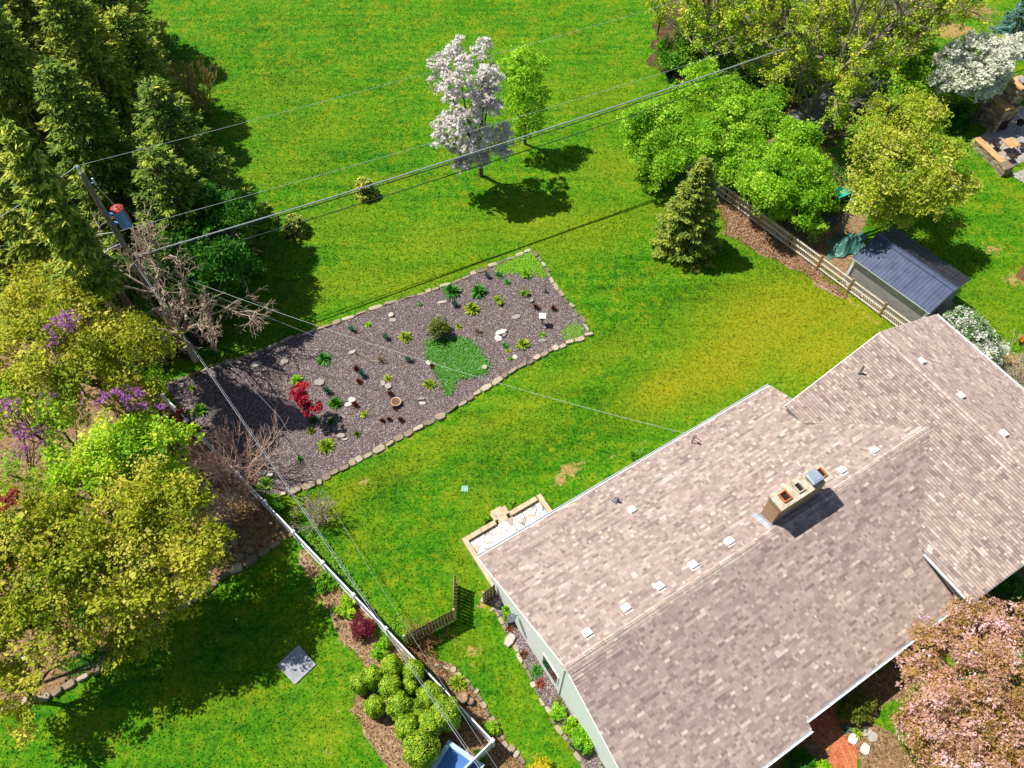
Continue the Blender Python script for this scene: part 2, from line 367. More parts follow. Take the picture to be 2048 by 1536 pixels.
rng = np.random.default_rng(5)
def axis(a, b, st, far):
    core = np.arange(a, b + st, st); out = np.array([1, 3, 7, 15, 30, 60, 120, 240, 480, far])
    return np.concatenate([a - out[::-1], core, b + out])
gx, gy = axis(-52, 52, 0.28, 900), axis(-8, 74, 0.28, 900)
X, Y = np.meshgrid(gx, gy)
mk = masks(X, Y)
V = np.stack([X, Y, np.zeros_like(X)], -1).reshape(-1, 3)
nx, ny = len(gx), len(gy)
ii = (np.arange(ny - 1)[:, None] * nx + np.arange(nx - 1)[None]).ravel()
F = np.stack([ii, ii + 1, ii + nx + 1, ii + nx], 1)
lawn = np_part('lawn', V, F, mat_grass('lawn_ground'), extra={k: v.ravel() for k, v in mk.items()}, smooth=True)
tag(lawn, 'bright green spring lawn with yellow and bare patches', 'lawn', kind='structure')

# short turf: blades in tufts over the visible lawn
def turf():
    n = 420000
    q = np.stack([rng.uniform(-46, 46, n), rng.uniform(3, 64, n)], 1)
    x, y = q[:, 0], q[:, 1]
    keep = np.ones(n, bool)
    for poly in (BED, WOOD, HOUSE, SIDEBED, FRONTBED, NEARBED, ARBBED, FENCEBACK, CONIF, [uvz(*p, 0)[:2] for p in ((5.8, 10.0), (5.8, 14.2), (10.7, 14.2), (10.7, 10.0))]):
        keep &= ~in_poly(x, y, poly)
    keep &= rng.random(n) < np.clip(1.15 - (y - 25) / 60, 0.4, 1)
    mk = masks(x, y); keep &= rng.random(n) > mk['bare'] * 0.8
    x, y = x[keep], y[keep]; n = len(x); mk = {k: v[keep] for k, v in mk.items()}
    a = rng.uniform(0, 2 * math.pi, n); h = rng.uniform(0.03, 0.085, n) * (1 + 0.4 * mk['lush']); w = rng.uniform(0.02, 0.055, n)
    le = rng.normal(0, 0.035, (n, 2))
    P = np.stack([x, y, np.full(n, 0.004)], 1); d = np.stack([np.cos(a) * w, np.sin(a) * w, np.zeros(n)], 1)
    top = P + np.stack([le[:, 0], le[:, 1], h], 1)
    V = np.stack([P - d, P + d, top], 1).reshape(-1, 3)
    o = np_part('grass', V, np.arange(3 * n, dtype=np.int32).reshape(-1, 3), mat_grass('turf_blades', True), tint=rng.random(n), extra=mk)
    tag(o, 'short grass blades of the mown lawn', 'grass', kind='stuff')
turf()

def sheet(name, poly, z, mat, label, cat, kind='structure', edge=0.12, step=0.5, seed=1):
    r_ = np.random.default_rng(seed); P = []
    n = len(poly)
    for i in range(n):
        a, b = np.array(poly[i][:2]), np.array(poly[(i + 1) % n][:2]); L = np.linalg.norm(b - a); k = max(1, int(L / step))
        if L > 25: k = 6
        for j in range(k):
            P.append(a + (b - a) * j / k + r_.normal(0, edge, 2) * (0.3 if j == 0 else 1))
    m = MB(); m.poly([(p[0], p[1], z) for p in P]); me_t = mat
    o = m.build(name, me_t); tag(o, label, cat, kind=kind)
    # face must look up
    if o.data.polygons[0].normal.z < 0: o.data.flip_normals()
    return o

M_MULCH = mat_plain('mulch_soil', '#4a3d3a', '#7a6864', 14, 0.9, 0.6, fine=40, bdist=0.03)
M_LITTER = mat_plain('leaf_litter', '#55402a', '#a08460', 5, 0.95, 0.6, fine=22, bdist=0.03)
M_SOIL = mat_plain('bare_soil', '#6d5440', '#b19676', 5, 0.95, 0.5, fine=24, bdist=0.03)
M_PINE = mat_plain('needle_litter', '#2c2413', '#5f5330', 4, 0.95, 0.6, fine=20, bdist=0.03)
sheet('mulch_bed', BED, 0.010, M_MULCH, 'long purple brown mulch bed crossing the back lawn', 'garden bed')
sheet('woodland_bed', WOOD, 0.006, M_LITTER, 'brown leaf litter bed under the yellow green trees', 'garden bed', seed=2)
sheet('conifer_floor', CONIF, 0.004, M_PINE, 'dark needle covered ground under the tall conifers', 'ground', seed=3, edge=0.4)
sheet('side_bed', SIDEBED, 0.008, M_MULCH, 'narrow mulch bed along the white house wall', 'garden bed', seed=4, edge=0.05)
sheet('front_bed', FRONTBED, 0.005, M_LITTER, 'shaded brown bed along the front of the house', 'garden bed', seed=5)
sheet('corner_bed', NEARBED, 0.007, M_SOIL, 'brown soil bed beside the white fence corner', 'garden bed', seed=6, edge=0.06)
sheet('hedge_bed', ARBBED, 0.005, M_SOIL, 'tan soil strip along the white fence under the clipped evergreens', 'garden bed', seed=7, edge=0.15)
sheet('spruce_bed', SPRUCEBED, 0.006, mat_plain('pink_mulch', '#6b4738', '#c09a88', 6, 0.95, 0.5, fine=20), 'pinkish brown leaf bed at the foot of the picket fence', 'garden bed', seed=8, edge=0.25)
sheet('shrub_floor', FENCEBACK, 0.005, M_LITTER, 'dark brown ground under the shrubs behind the picket fence', 'ground', seed=9, edge=0.2)
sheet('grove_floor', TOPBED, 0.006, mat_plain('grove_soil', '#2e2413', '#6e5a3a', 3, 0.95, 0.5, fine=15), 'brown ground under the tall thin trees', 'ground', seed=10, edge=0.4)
sheet('asphalt_path', pts((1560, 240), (1620, 195), (1730, 150), (1800, 110), (1830, 135), (1750, 190), (1690, 235), (1640, 268), (1590, 275)), 0.010,
      mat_plain('asphalt', '#4d4d52', '#77767c', 8, 0.9, 0.3), 'grey asphalt path seen between the thin trees', 'path', seed=11, edge=0.05)
sheet('asphalt_drive', pts((1960, 130), (2010, 70), (2100, 20), (2200, 60), (2100, 130), (2040, 120)), 0.010,
      bpy.data.materials['asphalt'], 'grey asphalt drive behind the white blossom tree', 'driveway', seed=12, edge=0.05)
# herringbone brick walk
def mat_brick(name, c0, c1, mortar, scale, bw=0.5, rh=0.25, rot=0.0, uvmode=None):
    m, nt, b = new_mat(name)
    g = nd(nt, 'ShaderNodeTexCoord'); mp = nd(nt, 'ShaderNodeMapping'); mp.inputs['Rotation'].default_value = (0, 0, rot)
    nt.links.new(g.outputs['UV' if uvmode else 'Object'], mp.inputs['Vector'])
    br = nd(nt, 'ShaderNodeTexBrick'); br.inputs['Scale'].default_value = scale; br.inputs['Color1'].default_value = lin(c0); br.inputs['Color2'].default_value = lin(c1)
    br.inputs['Mortar'].default_value = lin(mortar); br.inputs['Mortar Size'].default_value = 0.012; br.inputs['Brick Width'].default_value = bw; br.inputs['Row Height'].default_value = rh
    nt.links.new(mp.outputs[0], br.inputs['Vector'])
    n = noise(nt, 25, 3); nt.links.new(mixc(nt, 1.0, br.outputs['Color'], ramp(nt, n, [(0.3, (.7, .7, .7)), (0.7, (1, 1, 1))]), 'MULTIPLY'), b.inputs['Base Color'])
    b.inputs['Roughness'].default_value = 0.85; bump(nt, b, br.outputs['Fac'], -0.3, 0.01)
    return m
sheet('brick_path', pts((1585, 1470), (1640, 1420), (1662, 1408), (1690, 1450), (1714, 1490), (1714, 1600), (1650, 1600), (1662, 1530), (1650, 1500), (1618, 1472)), 0.020,
      mat_brick('red_brick_paving', '#d07a50', '#b85c3a', '#8a5a3c', 1.7, 0.5, 0.25, math.radians(77)), 'red brick path at the front porch', 'path', seed=13, edge=0.01)

# wood chips
M_CHIP = mat_tint('wood_chips', [(0.0, (0.04, 0.03, 0.03)), (0.3, (0.14, 0.105, 0.105)), (0.55, (0.28, 0.22, 0.22)), (0.8, (0.46, 0.39, 0.38)), (1.0, (0.7, 0.63, 0.6))], 0.85, 12, 0.2, 0)
def chips(name, poly, n, label, mat, size=(0.05, 0.12), seed=1):
    r_ = np.random.default_rng(seed); q = scatter(poly, n, r_)
    C = np.column_stack([q, r_.uniform(0.012, 0.045, n)]); N = np.column_stack([r_.normal(0, .35, (n, 2)), np.ones(n)])
    L = r_.uniform(*size, n); V, F = leaf_quads(C, N, L, L * r_.uniform(.3, .6, n), r_)
    o = np_part(name, V, F, mat, tint=np.clip(r_.beta(2, 2.2, n), 0, 1)); tag(o, label, 'mulch', kind='stuff')
chips('wood_chips', BED, 90000, 'purple brown wood chips covering the long mulch bed', M_CHIP, seed=3)
chips('wood_chips', SIDEBED, 6000, 'purple brown wood chips in the bed along the house wall', M_CHIP, seed=4)
M_DEAD = mat_tint('fallen_leaves', [(0.0, '#3a2515'), (0.4, '#6f4d2f'), (0.75, '#a98256'), (1.0, '#d2b58c')], 0.85, 12, 0.2, 0)
chips('fallen_leaves', WOOD, 30000, 'brown fallen leaves in the woodland bed', M_DEAD, (0.08, 0.2), 5)
chips('fallen_leaves', NEARBED, 5000, 'brown fallen leaves in the bed by the white fence corner', M_DEAD, (0.05, 0.12), 6)
chips('fallen_leaves', ARBBED, 8000, 'brown fallen leaves along the white fence', M_DEAD, (0.05, 0.12), 7)
chips('fallen_leaves', FRONTBED, 9000, 'brown fallen leaves in the bed at the front of the house', M_DEAD, (0.05, 0.12), 9)
chips('fallen_leaves', SPRUCEBED, 6000, 'pale brown fallen leaves at the foot of the picket fence', M_DEAD, (0.06, 0.14), 8)
# ------------------------------------------------------------------ house
M_SHINGLE = mat_tint('roof_shingles', [(0.0, '#2b2523'), (0.1, '#82716d'), (0.3, '#917f79'), (0.5, '#a18e86'), (0.7, '#af9c92'), (0.88, '#bfad9f'), (1.0, '#d0c0b2')], 0.9, 3.0, 0.16, 0.35, 120)
M_WHITE = mat_plain('white_paint', '#f0f1f2', '#f6f6f5', 2, 0.45, 0.0, spec=0.4)
M_GUTTER = mat_plain('white_gutter', '#cfd2d6', '#e2e4e6', 3, 0.35, 0.0, spec=0.5)
M_SHADEBOARD = mat_plain('shade_grey_board', '#7d7f85', '#93959a', 3, 0.7, 0)  # grey copy of the white boards, shade painted into its colour
house = thing('house', 'long house with brown shingled gable roof and brick chimney', 'house', uvz(14, 5.4, 0))
RV, RZ = 5.355, 5.6; EV, FV, EZ = 12.05, -1.12, 2.7
BS = (RZ - EZ) / (EV - RV); FS = (RZ - EZ) / (RV - FV)
WU0, WZ0, WUR, WZR, WU1 = 22.62, 3.95, 28.0, 6.25, 33.4; WS = (WZR - WZ0) / (WUR - WU0)
WV1, WV0 = 10.33, -1.38

def clip_convex(p, c):
    out = p; n = len(c)
    for i in range(n):
        a, b = c[i], c[(i + 1) % n]; inp = out; out = []
        for j in range(len(inp)):
            q, r_ = inp[j], inp[(j + 1) % len(inp)]
            sq = (b[0] - a[0]) * (q[1] - a[1]) - (b[1] - a[1]) * (q[0] - a[0]); sr = (b[0] - a[0]) * (r_[1] - a[1]) - (b[1] - a[1]) * (r_[0] - a[0])
            if sq >= 0: out.append(q)
            if (sq >= 0) != (sr >= 0):
                t = sq / (sq - sr); out.append((q[0] + t * (r_[0] - q[0]), q[1] + t * (r_[1] - q[1])))
        if len(out) < 3: return []
    return out

def ccw(p):
    a = sum(p[i][0] * p[(i + 1) % len(p)][1] - p[(i + 1) % len(p)][0] * p[i][1] for i in range(len(p)))
    return p if a > 0 else p[::-1]

def shingle(name, O, es, ew, polys, s0, s1, w1, seed, parent):
    """O at the eave line, es along it, ew up the slope; polys are convex outlines in (s, w)"""
    r_ = random.Random(seed); nv = nrm(np.cross(es, ew)); nv = nv if nv[2] > 0 else -nv
    m = MB(); E = 0.142; polys = [ccw(p) for p in polys]
    def P(s_, w_, h): return O + es * s_ + ew * w_ + nv * h
    for p in polys:
        m.slab([P(a, b, 0.0) for a, b in (p if np.dot(np.cross(P(*p[1], 0) - P(*p[0], 0), P(*p[2], 0) - P(*p[1], 0)), nv) > 0 else p[::-1])], nv * 0.12, 0.3)
    i = 0; w = min(0.0, math.floor(min(q[1] for p in polys for q in p) / E) * E) - 0.02
    while w < w1:
        x = s0 - r_.random() * 0.5; shade = r_.gauss(0, 0.035); run = 0.5
        while x < s1:
            wd = r_.choice((0.08, 0.11, 0.13, 0.16, 0.19, 0.24, 0.3))
            run = r_.gauss(0.56, 0.17) if r_.random() < 0.8 else run
            t = min(1, max(0.12, run + shade + r_.gauss(0, 0.06)))
            th = 0.042 + r_.random() * 0.014
            rect = [(x, w), (x + wd - 0.004, w), (x + wd - 0.004, w + E + 0.012), (x, w + E + 0.012)]
            for p in polys:
                c = clip_convex(rect, p)
                if len(c) >= 3:
                    top = [P(a, b, 0.004 + th * (1 - (b - w) / (E + 0.012) * 0.85)) for a, b in c]; bot = [P(a, b, 0.001) for a, b in c]
                    n = len(c); V = top + bot; F = [list(range(n))] + [[k, n + k, n + (k + 1) % n, (k + 1) % n] for k in range(n)]
                    if np.dot(np.cross(top[1] - top[0], top[2] - top[1]), nv) < 0: F = [f[::-1] for f in F]
                    m.add(V, F[:1], t); n0 = len(m.v) - len(V); m.f += [[k + n0 for k in f] for f in F[1:]]; m.t += [0.0] * (len(F) - 1)
            x += wd
        w += E; i += 1
    return m.build(name, M_SHINGLE, parent)

sb = math.hypot(1, BS); sf = math.hypot(1, FS); sw = math.hypot(1, WS)
U0 = 5.78
# valley (back): main back plane meets the wing's near plane
def back_z(v): return RZ - (v - RV) * BS
def wing_z(u): return WZ0 + (u - WU0) * WS
def val_back(u): return RV + (RZ - wing_z(u)) / BS      # v of the valley at u
def val_front(u): return RV - (RZ - wing_z(u)) / FS
UM = WU0 + (RZ - WZ0) / WS                              # u where the main ridge dies into the wing
kb = lambda v: (EV - v) * sb                            # v -> w on the back plane
kf = lambda v: (v - FV) * sf
shingle('main_roof', uvz(0, EV, EZ), UX, nrm(uvz(0, -1, BS)),
        [[(U0, kb(EV)), (WU0, kb(EV)), (WU0, kb(RV)), (U0 + .14, kb(RV))], [(WU0, kb(val_back(WU0))), (UM, kb(RV)), (WU0, kb(RV))], [(WU0, kb(EV)), (23.6, kb(EV)), (23.6, kb(8.3)), (WU0, kb(8.9))]],
        U0 - .1, UM + .1, kb(RV), 1, house)
FB = -1.5; FBZ = EZ - (FV - FB) * FS
shingle('main_roof', uvz(0, FV, EZ), UX, nrm(uvz(0, 1, FS)),
        [[(U0 + .05, kf(FB)), (13.70, kf(FB)), (13.70, kf(RV)), (U0 + .14, kf(RV))], [(13.70, kf(FV)), (WU0, kf(FV)), (WU0, kf(RV)), (13.70, kf(RV))], [(WU0, kf(RV)), (WU0, kf(val_front(WU0))), (UM, kf(RV))], [(WU0, kf(FV)), (23.0, kf(FV)), (23.0, kf(1.8)), (WU0, kf(1.7))]],
        U0 - .1, UM + .1, kf(RV), 2, house)
# wing
kw = lambda u: (u - WU0) * sw
shingle('wing_roof', uvz(WU0, 0, WZ0), VX, nrm(uvz(1, 0, WS)),
        [[(WV1, 0), (WV1, kw(WUR)), (RV, kw(WUR)), (RV, kw(UM)), (val_back(WU0), 0)], [(WV0, 0), (val_front(WU0), 0), (RV, kw(UM)), (RV, kw(WUR)), (WV0, kw(WUR))]],
        WV0 - .1, WV1 + .1, kw(WUR), 3, house)
shingle('wing_roof', uvz(WU1, 0, WZ0), VX, nrm(uvz(-1, 0, WS)),
        [[(WV0, 0), (WV1, 0), (WV1, kw(WUR)), (WV0, kw(WUR))]], WV0 - .1, WV1 + .1, kw(WUR), 4, house)
def ridge(name, a, b, side, drop, seed):
    r_ = random.Random(seed); m = MB(); a, b = np.array(a), np.array(b); d = nrm(b - a); L = np.linalg.norm(b - a); x = 0
    s_ = nrm(side); k = 0.2
    while x < L:
        e = min(x + 0.155, L); t = min(1, max(0.3, r_.gauss(0.86, 0.12))); h0, h1 = 0.05, 0.034
        p = lambda q, off, h: a + d * q + s_ * off + ZX * (h - abs(off) * drop)
        prof = [-k, -k * .45, 0, k * .45, k]
        top0 = [p(x, o, h0 - (0.012 if o == 0 else 0)) for o in prof]; top1 = [p(e, o, h1 - (0.012 if o == 0 else 0)) for o in prof]
        low0 = [q - ZX * 0.03 for q in top0]
        V = top0 + top1 + low0
        F = [[i, i + 1, 6 + i, 5 + i] for i in range(4)] + [[i + 1, i, 10 + i, 11 + i] for i in range(4)]
        m.add(V, [f[::-1] for f in F], t); x += 0.15
    m.build(name, M_SHINGLE, house)
ridge('ridge_cap', uvz(U0 + .1, RV, RZ), uvz(UM - .05, RV, RZ), VX, BS, 7)
ridge('ridge_cap', uvz(WUR, WV1, WZR), uvz(WUR, WV0, WZR), UX, WS, 8)
# walls
w = MB()
def gable_wall(m, u, v0, v1, zb, rv, rz, th=0.16):
    P = [uvz(u, v0, 0), uvz(u, v1, 0), uvz(u, v1, zb[1]), uvz(u, rv, rz), uvz(u, v0, zb[0])]
    m.add(P + [p + UX * th for p in P], [[0, 1, 2, 3, 4][::-1], [5, 6, 7, 8, 9]] + [[i, (i + 1) % 5, 5 + (i + 1) % 5, 5 + i] for i in range(5)])
HB, HF = 11.45, -0.55
gable_wall(w, 6.05, HF, HB, (RZ - (RV - HF) * FS - .14, RZ - (HB - RV) * BS - .14), RV, RZ - .14)
w.beam(uvz(6.21, HB, 1.15), uvz(23.3, HB, 1.15), 0.16, 2.6); w.beam(uvz(6.21, HF, 1.1), uvz(23.3, HF, 1.1), 0.16, 2.5)
P = [uvz(23.4, 9.95, 0), uvz(32.7, 9.95, 0), uvz(32.7, 9.95, 4.05), uvz(28, 9.95, 6.08), uvz(23.4, 9.95, 4.05)]
w.add(P + [p - VX * .16 for p in P], [[0, 1, 2, 3, 4], [5, 6, 7, 8, 9][::-1]] + [[(i + 1) % 5, i, 5 + i, 5 + (i + 1) % 5] for i in range(5)])
P = [uvz(23.4, -1.0, 0), uvz(32.7, -1.0, 0), uvz(32.7, -1.0, 4.05), uvz(28, -1.0, 6.08), uvz(23.4, -1.0, 4.05)]
w.add(P + [p + VX * .16 for p in P], [[0, 1, 2, 3, 4][::-1], [5, 6, 7, 8, 9]] + [[i, (i + 1) % 5, 5 + (i + 1) % 5, 5 + i] for i in range(5)])
w.beam(uvz(23.48, 9.79, 2), uvz(23.48, -.84, 2), 0.16, 4.0); w.beam(uvz(32.62, 9.79, 2), uvz(32.62, -.84, 2), 0.16, 4.0)
w.build('wall', M_WHITE, house)
# trim: rake boards, gutters
def part_beam(name, a, b, wd, h, mat, up=(0, 0, 1)):
    m = MB(); m.beam(a, b, wd, h, up=up); return m.build(name, mat, house)
part_beam('rake_board', uvz(U0 - .015, EV, EZ - .09), uvz(U0 + .12, RV, RZ - .09), 0.035, 0.2, M_WHITE)
part_beam('rake_board', uvz(U0 + .04, FB, FBZ - .09), uvz(U0 + .12, RV, RZ - .09), 0.035, 0.2, M_WHITE)
part_beam('rake_board', uvz(WU0, WV1 + .02, WZ0 - .1), uvz(WUR, WV1 + .02, WZR - .1), 0.035, 0.18, M_WHITE)
part_beam('rake_board', uvz(WU1, WV1 + .02, WZ0 - .1), uvz(WUR, WV1 + .02, WZR - .1), 0.035, 0.18, M_WHITE)
part_beam('rake_board', uvz(WU0, WV0 - .02, WZ0 - .1), uvz(WUR, WV0 - .02, WZR - .1), 0.035, 0.18, M_SHADEBOARD)
part_beam('rake_board', uvz(WU1, WV0 - .02, WZ0 - .1), uvz(WUR, WV0 - .02, WZR - .1), 0.035, 0.18, M_SHADEBOARD)
part_beam('rake_board', uvz(23.62, EV, EZ - .09), uvz(23.62, 10.6, EZ + 1.45 * BS - .09), 0.03, 0.16, M_WHITE)
def gutter(a, b, out):
    m = MB(); out = np.array(out); c = [(0, 0), (0, -.11), (.11, -.11), (.13, 0), (.115, 0), (.1, -.09), (.012, -.09), (.012, 0)]
    A = [np.array(a) + out * x + ZX * z for x, z in c]; B = [np.array(b) + out * x + ZX * z for x, z in c]; n = len(c)
    m.add(A + B, [[i, (i + 1) % n, n + (i + 1) % n, n + i] for i in range(n)] + [list(range(n)), list(range(n, 2 * n))[::-1]])
    m.build('gutter', M_GUTTER, house)
gutter(uvz(U0, EV + .03, EZ + .02), uvz(23.6, EV + .03, EZ + .02), VX)
gutter(uvz(13.72, FV - .03, EZ + .02), uvz(23.0, FV - .03, EZ + .02), -VX)
gutter(uvz(U0, FB - .03, FBZ + .02), uvz(13.72, FB - .03, FBZ + .02), -VX)
gutter(uvz(WU0 - .03, 1.25, WZ0 + .02), uvz(WU0 - .03, WV0, WZ0 + .02), -UX)
gutter(uvz(WU1 + .03, WV0, WZ0 + .02), uvz(WU1 + .03, WV1, WZ0 + .02), UX)
part_beam('fascia', uvz(WU0 + .02, 10.2, WZ0 - .11), uvz(WU0 + .02, 8.6, WZ0 - .11), 0.03, 0.16, M_SHADEBOARD)
part_beam('fascia', uvz(13.72, FV - .01, EZ - .1), uvz(13.72, FB, FBZ - .1), 0.03, 0.16, M_WHITE)
# left wall: window, lamp, corner board
m = MB(); m.hexa(uvz(6.035, 6.35, 1.62), UX * .02, VX * .62, ZX * .72); wf = m.build('window', M_WHITE, house)
m = MB(); m.hexa(uvz(6.01, 6.35, 1.62), UX * .012, VX * .54, ZX * .64)
m.build('pane', mat_plain('window_glass', '#22262c', '#33383f', 2, 0.08, 0, spec=0.6), wf)
m = MB(); m.beam(uvz(6.03, 5.5, .0), uvz(6.03, 5.5, 4.6), .04, .05, up=(1, 0, 0)); m.build('downspout', M_GUTTER, house)
M_GREYPL = mat_plain('grey_plastic', '#4c5058', '#5d626b', 5, 0.5, 0.1)
m = MB(); dc = uvz(5.72, 9.05, 2.05)
m.lathe(dc, [(0.02, -.05), (.14, -.03), (.22, .02), (.23, .03), (.14, -.01), (.02, -.02)], 16, ax=(-0.3, .2, 1)); m.beam(uvz(6.05, 9.05, 1.95), dc - ZX * .05, .04, .04); m.beam(dc, dc + np.array([-.1, .05, .3]), .02, .02)
m.build('satellite_dish', M_GREYPL, house)
# roof vents: box caps with a flange
M_VENT = mat_plain('vent_cover', '#d8d7d2', '#e8e7e2', 5, 0.5, 0.05)
def back_pt(px, py):
    lo, hi = 0.0, 8.0
    for _ in range(50):
        z = (lo + hi) / 2; p = at(px, py, z); v = p @ VX
        if back_z(v) > z: lo = z
        else: hi = z
    return at(px, py, z)
def wing_pt(px, py, right=False):
    lo, hi = 2.0, 8.0
    for _ in range(50):
        z = (lo + hi) / 2; u = at(px, py, z) @ UX
        if (WZ0 + (WU1 - u) * WS if right else wing_z(u)) > z: lo = z
        else: hi = z
    return at(px, py, z)
def vent(p, es, ew):
    n = nrm(np.cross(es, ew)); n = n if n[2] > 0 else -n
    m = MB(); p = p - n * .02
    m.hexa(p + n * .045, es * .19, ew * .22, n * .012); m.hexa(p + n * .10 - ew * .02, es * .15, ew * .15, n * .05)
    m.hexa(p + n * .16 - ew * .02, es * .175, ew * .175, n * .02)
    m.build('roof_vent', M_VENT, house, bevel=0.012)
eb = nrm(uvz(0, -1, BS)); e3 = nrm(uvz(1, 0, WS)); e4 = nrm(uvz(-1, 0, WS))
for q in ((1749, 904), (1684, 944), (1459, 1086), (1387, 1133), (1320, 1176), (1253, 1219), (1176, 1269), (1265, 1023)):
    vent(back_pt(*q), UX, eb)
for q in ((1841, 724), (1920, 793), (2005, 869)):
    vent(wing_pt(*q, right=True), VX, e4)
M_PIPE = mat_plain('vent_pipe_metal', '#6e675e', '#8d867c', 8, 0.5, 0.1)
def pipe(p, ew, h, mat):
    n = nrm(np.cross(ew, nrm(np.cross(ew, ZX)))); n = n if n[2] > 0 else -n; es = np.cross(ew, n)
    m = MB(); m.hexa(p + n * .035 - ew * .08, es * .17, ew * .22, n * .008); m.lathe(p, [(.09, 0), (.07, .1), (.055, .13), (.055, h), (.04, h), (.04, h - .1)], 10)
    m.build('vent_pipe', mat, house)
pipe(wing_pt(1718, 748), e3, 0.62, M_PIPE); pipe(back_pt(1235, 1005), eb, 0.42, M_GREYPL)
# service mast at the back eave
m = MB(); mp_ = back_pt(1383, 886)
m.tube([mp_ - ZX * .1, mp_ + ZX * .75], .035, 8); m.tube([mp_ + ZX * .75, mp_ + ZX * .86 - VX * .06, mp_ + ZX * .84 - VX * .16], [.05, .05, .03], 8)
m.tube([mp_ + ZX * .6, mp_ + UX * .45 - VX * .2 + ZX * .12], .018, 6); m.tube([mp_ + ZX * .35, mp_ + UX * .3 - VX * .35 + ZX * .15], .018, 6)
m.build('service_mast', M_PIPE, house)
# chimney
M_BRICK = mat_brick('chimney_brick', '#a5704a', '#b98e66', '#b9a58c', 1.0, 0.22, 0.075, 0, 'UV')
CU0, CU1, CV0, CV1, CZ = 16.88, 19.62, 5.66, 6.32, 7.25
def brick_box(name, u0, u1, v0, v1, z0, z1, parent, mat):
    m = MB(); m.hexa(uvz((u0 + u1) / 2, (v0 + v1) / 2, (z0 + z1) / 2), UX * (u1 - u0) / 2, VX * (v1 - v0) / 2, ZX * (z1 - z0) / 2)
    o = m.build(name, mat, parent); uv = o.data.uv_layers.new(name='UVMap')
    for p in o.data.polygons:
        for li in p.loop_indices:
            c = Vector(o.data.vertices[o.data.loops[li].vertex_index].co) + Vector(ORG[o.name]); cu, cv = c.dot(Vector(UX)), c.dot(Vector(VX))
            n = p.normal; uv.data[li].uv = (cv if abs(n.dot(Vector(UX))) > .7 else cu, c.z if abs(n.z) < .7 else cv)
    return o
chim = brick_box('chimney', CU0, CU1, CV0, CV1, 4.9, 7.02, house, M_BRICK)
M_CEM = mat_plain('mortar_cap', '#8f8370', '#d6cab2', 4, 0.9, 0.5, fine=30, bdist=0.02)
brick_box('corbel', CU0 - .06, CU1 + .06, CV0 - .06, CV1 + .06, 7.0, 7.14, chim, M_BRICK)
brick_box('cap_slab', CU0 - .09, CU1 + .09, CV0 - .09, CV1 + .09, 7.14, 7.25, chim, M_CEM)
M_CLAY = mat_plain('clay_flue', '#a8552e', '#c47a4c', 6, 0.8, 0.2)
M_SOOT = mat_plain('soot', '#1c1512', '#38291f', 6, 0.9, 0.2)
for uc, hu, mt in ((17.32, .19, M_CLAY), (18.1, .15, M_CEM), (19.38, .13, M_CLAY)):
    m = MB()
    for sx in (-1, 1): m.hexa(uvz(uc + sx * hu, 5.99, 7.29), UX * .025, VX * .2, ZX * .07)
    for sy in (-1, 1): m.hexa(uvz(uc, 5.99 + sy * .2, 7.288), UX * (hu + .025), VX * .025, ZX * .068)
    fl = m.build('flue', mt, chim)
    m = MB(); m.hexa(uvz(uc, 5.99, 7.255), UX * (hu - .025), VX * .175, ZX * .012); m.build('flue_opening', M_SOOT, fl)
M_STEEL = mat_plain('galvanised_steel', '#b9c6d2', '#d5dee6', 4, 0.3, 0.0, metal=0.6, spec=0.6)
m = MB(); cc = uvz(18.87, 5.99, 0)
for sx in (-1, 1):
    for sy in (-1, 1): m.beam(cc + UX * .2 * sx + VX * .2 * sy + ZX * 7.25, cc + UX * .2 * sx + VX * .2 * sy + ZX * 7.5, .03, .03, up=(1, 0, 0))
m.hexa(cc + ZX * 7.36, UX * .19, VX * .19, ZX * .1); m.hexa(cc + ZX * 7.53, UX * .3, VX * .3, ZX * .02); m.hexa(cc + ZX * 7.565, UX * .24, VX * .24, ZX * .015)
m.build('flue_cap', M_STEEL, chim)
M_FLASH = mat_plain('lead_flashing', '#9aa3ad', '#c3c9ce', 5, 0.5, 0.1, metal=0.3)
m = MB(); zf = lambda v: RZ - (v - RV) * BS
m.hexa(uvz((CU0 + CU1) / 2, CV0 - .02, zf(CV0) + .08), UX * (CU1 - CU0 + .1) / 2, VX * .012, ZX * .1)
m.beam(uvz(CU0 - .02, CV0 - .1, zf(CV0) + .1), uvz(CU0 - .02, CV1 + .1, zf(CV1) + .1), .02, .18); m.beam(uvz(CU0 - .14, CV0 - .15, zf(CV0 - .15) + .045), uvz(CU0 - .14, CV1 + .2, zf(CV1 + .2) + .045), .26, .012)
m.build('flashing', M_FLASH, chim)

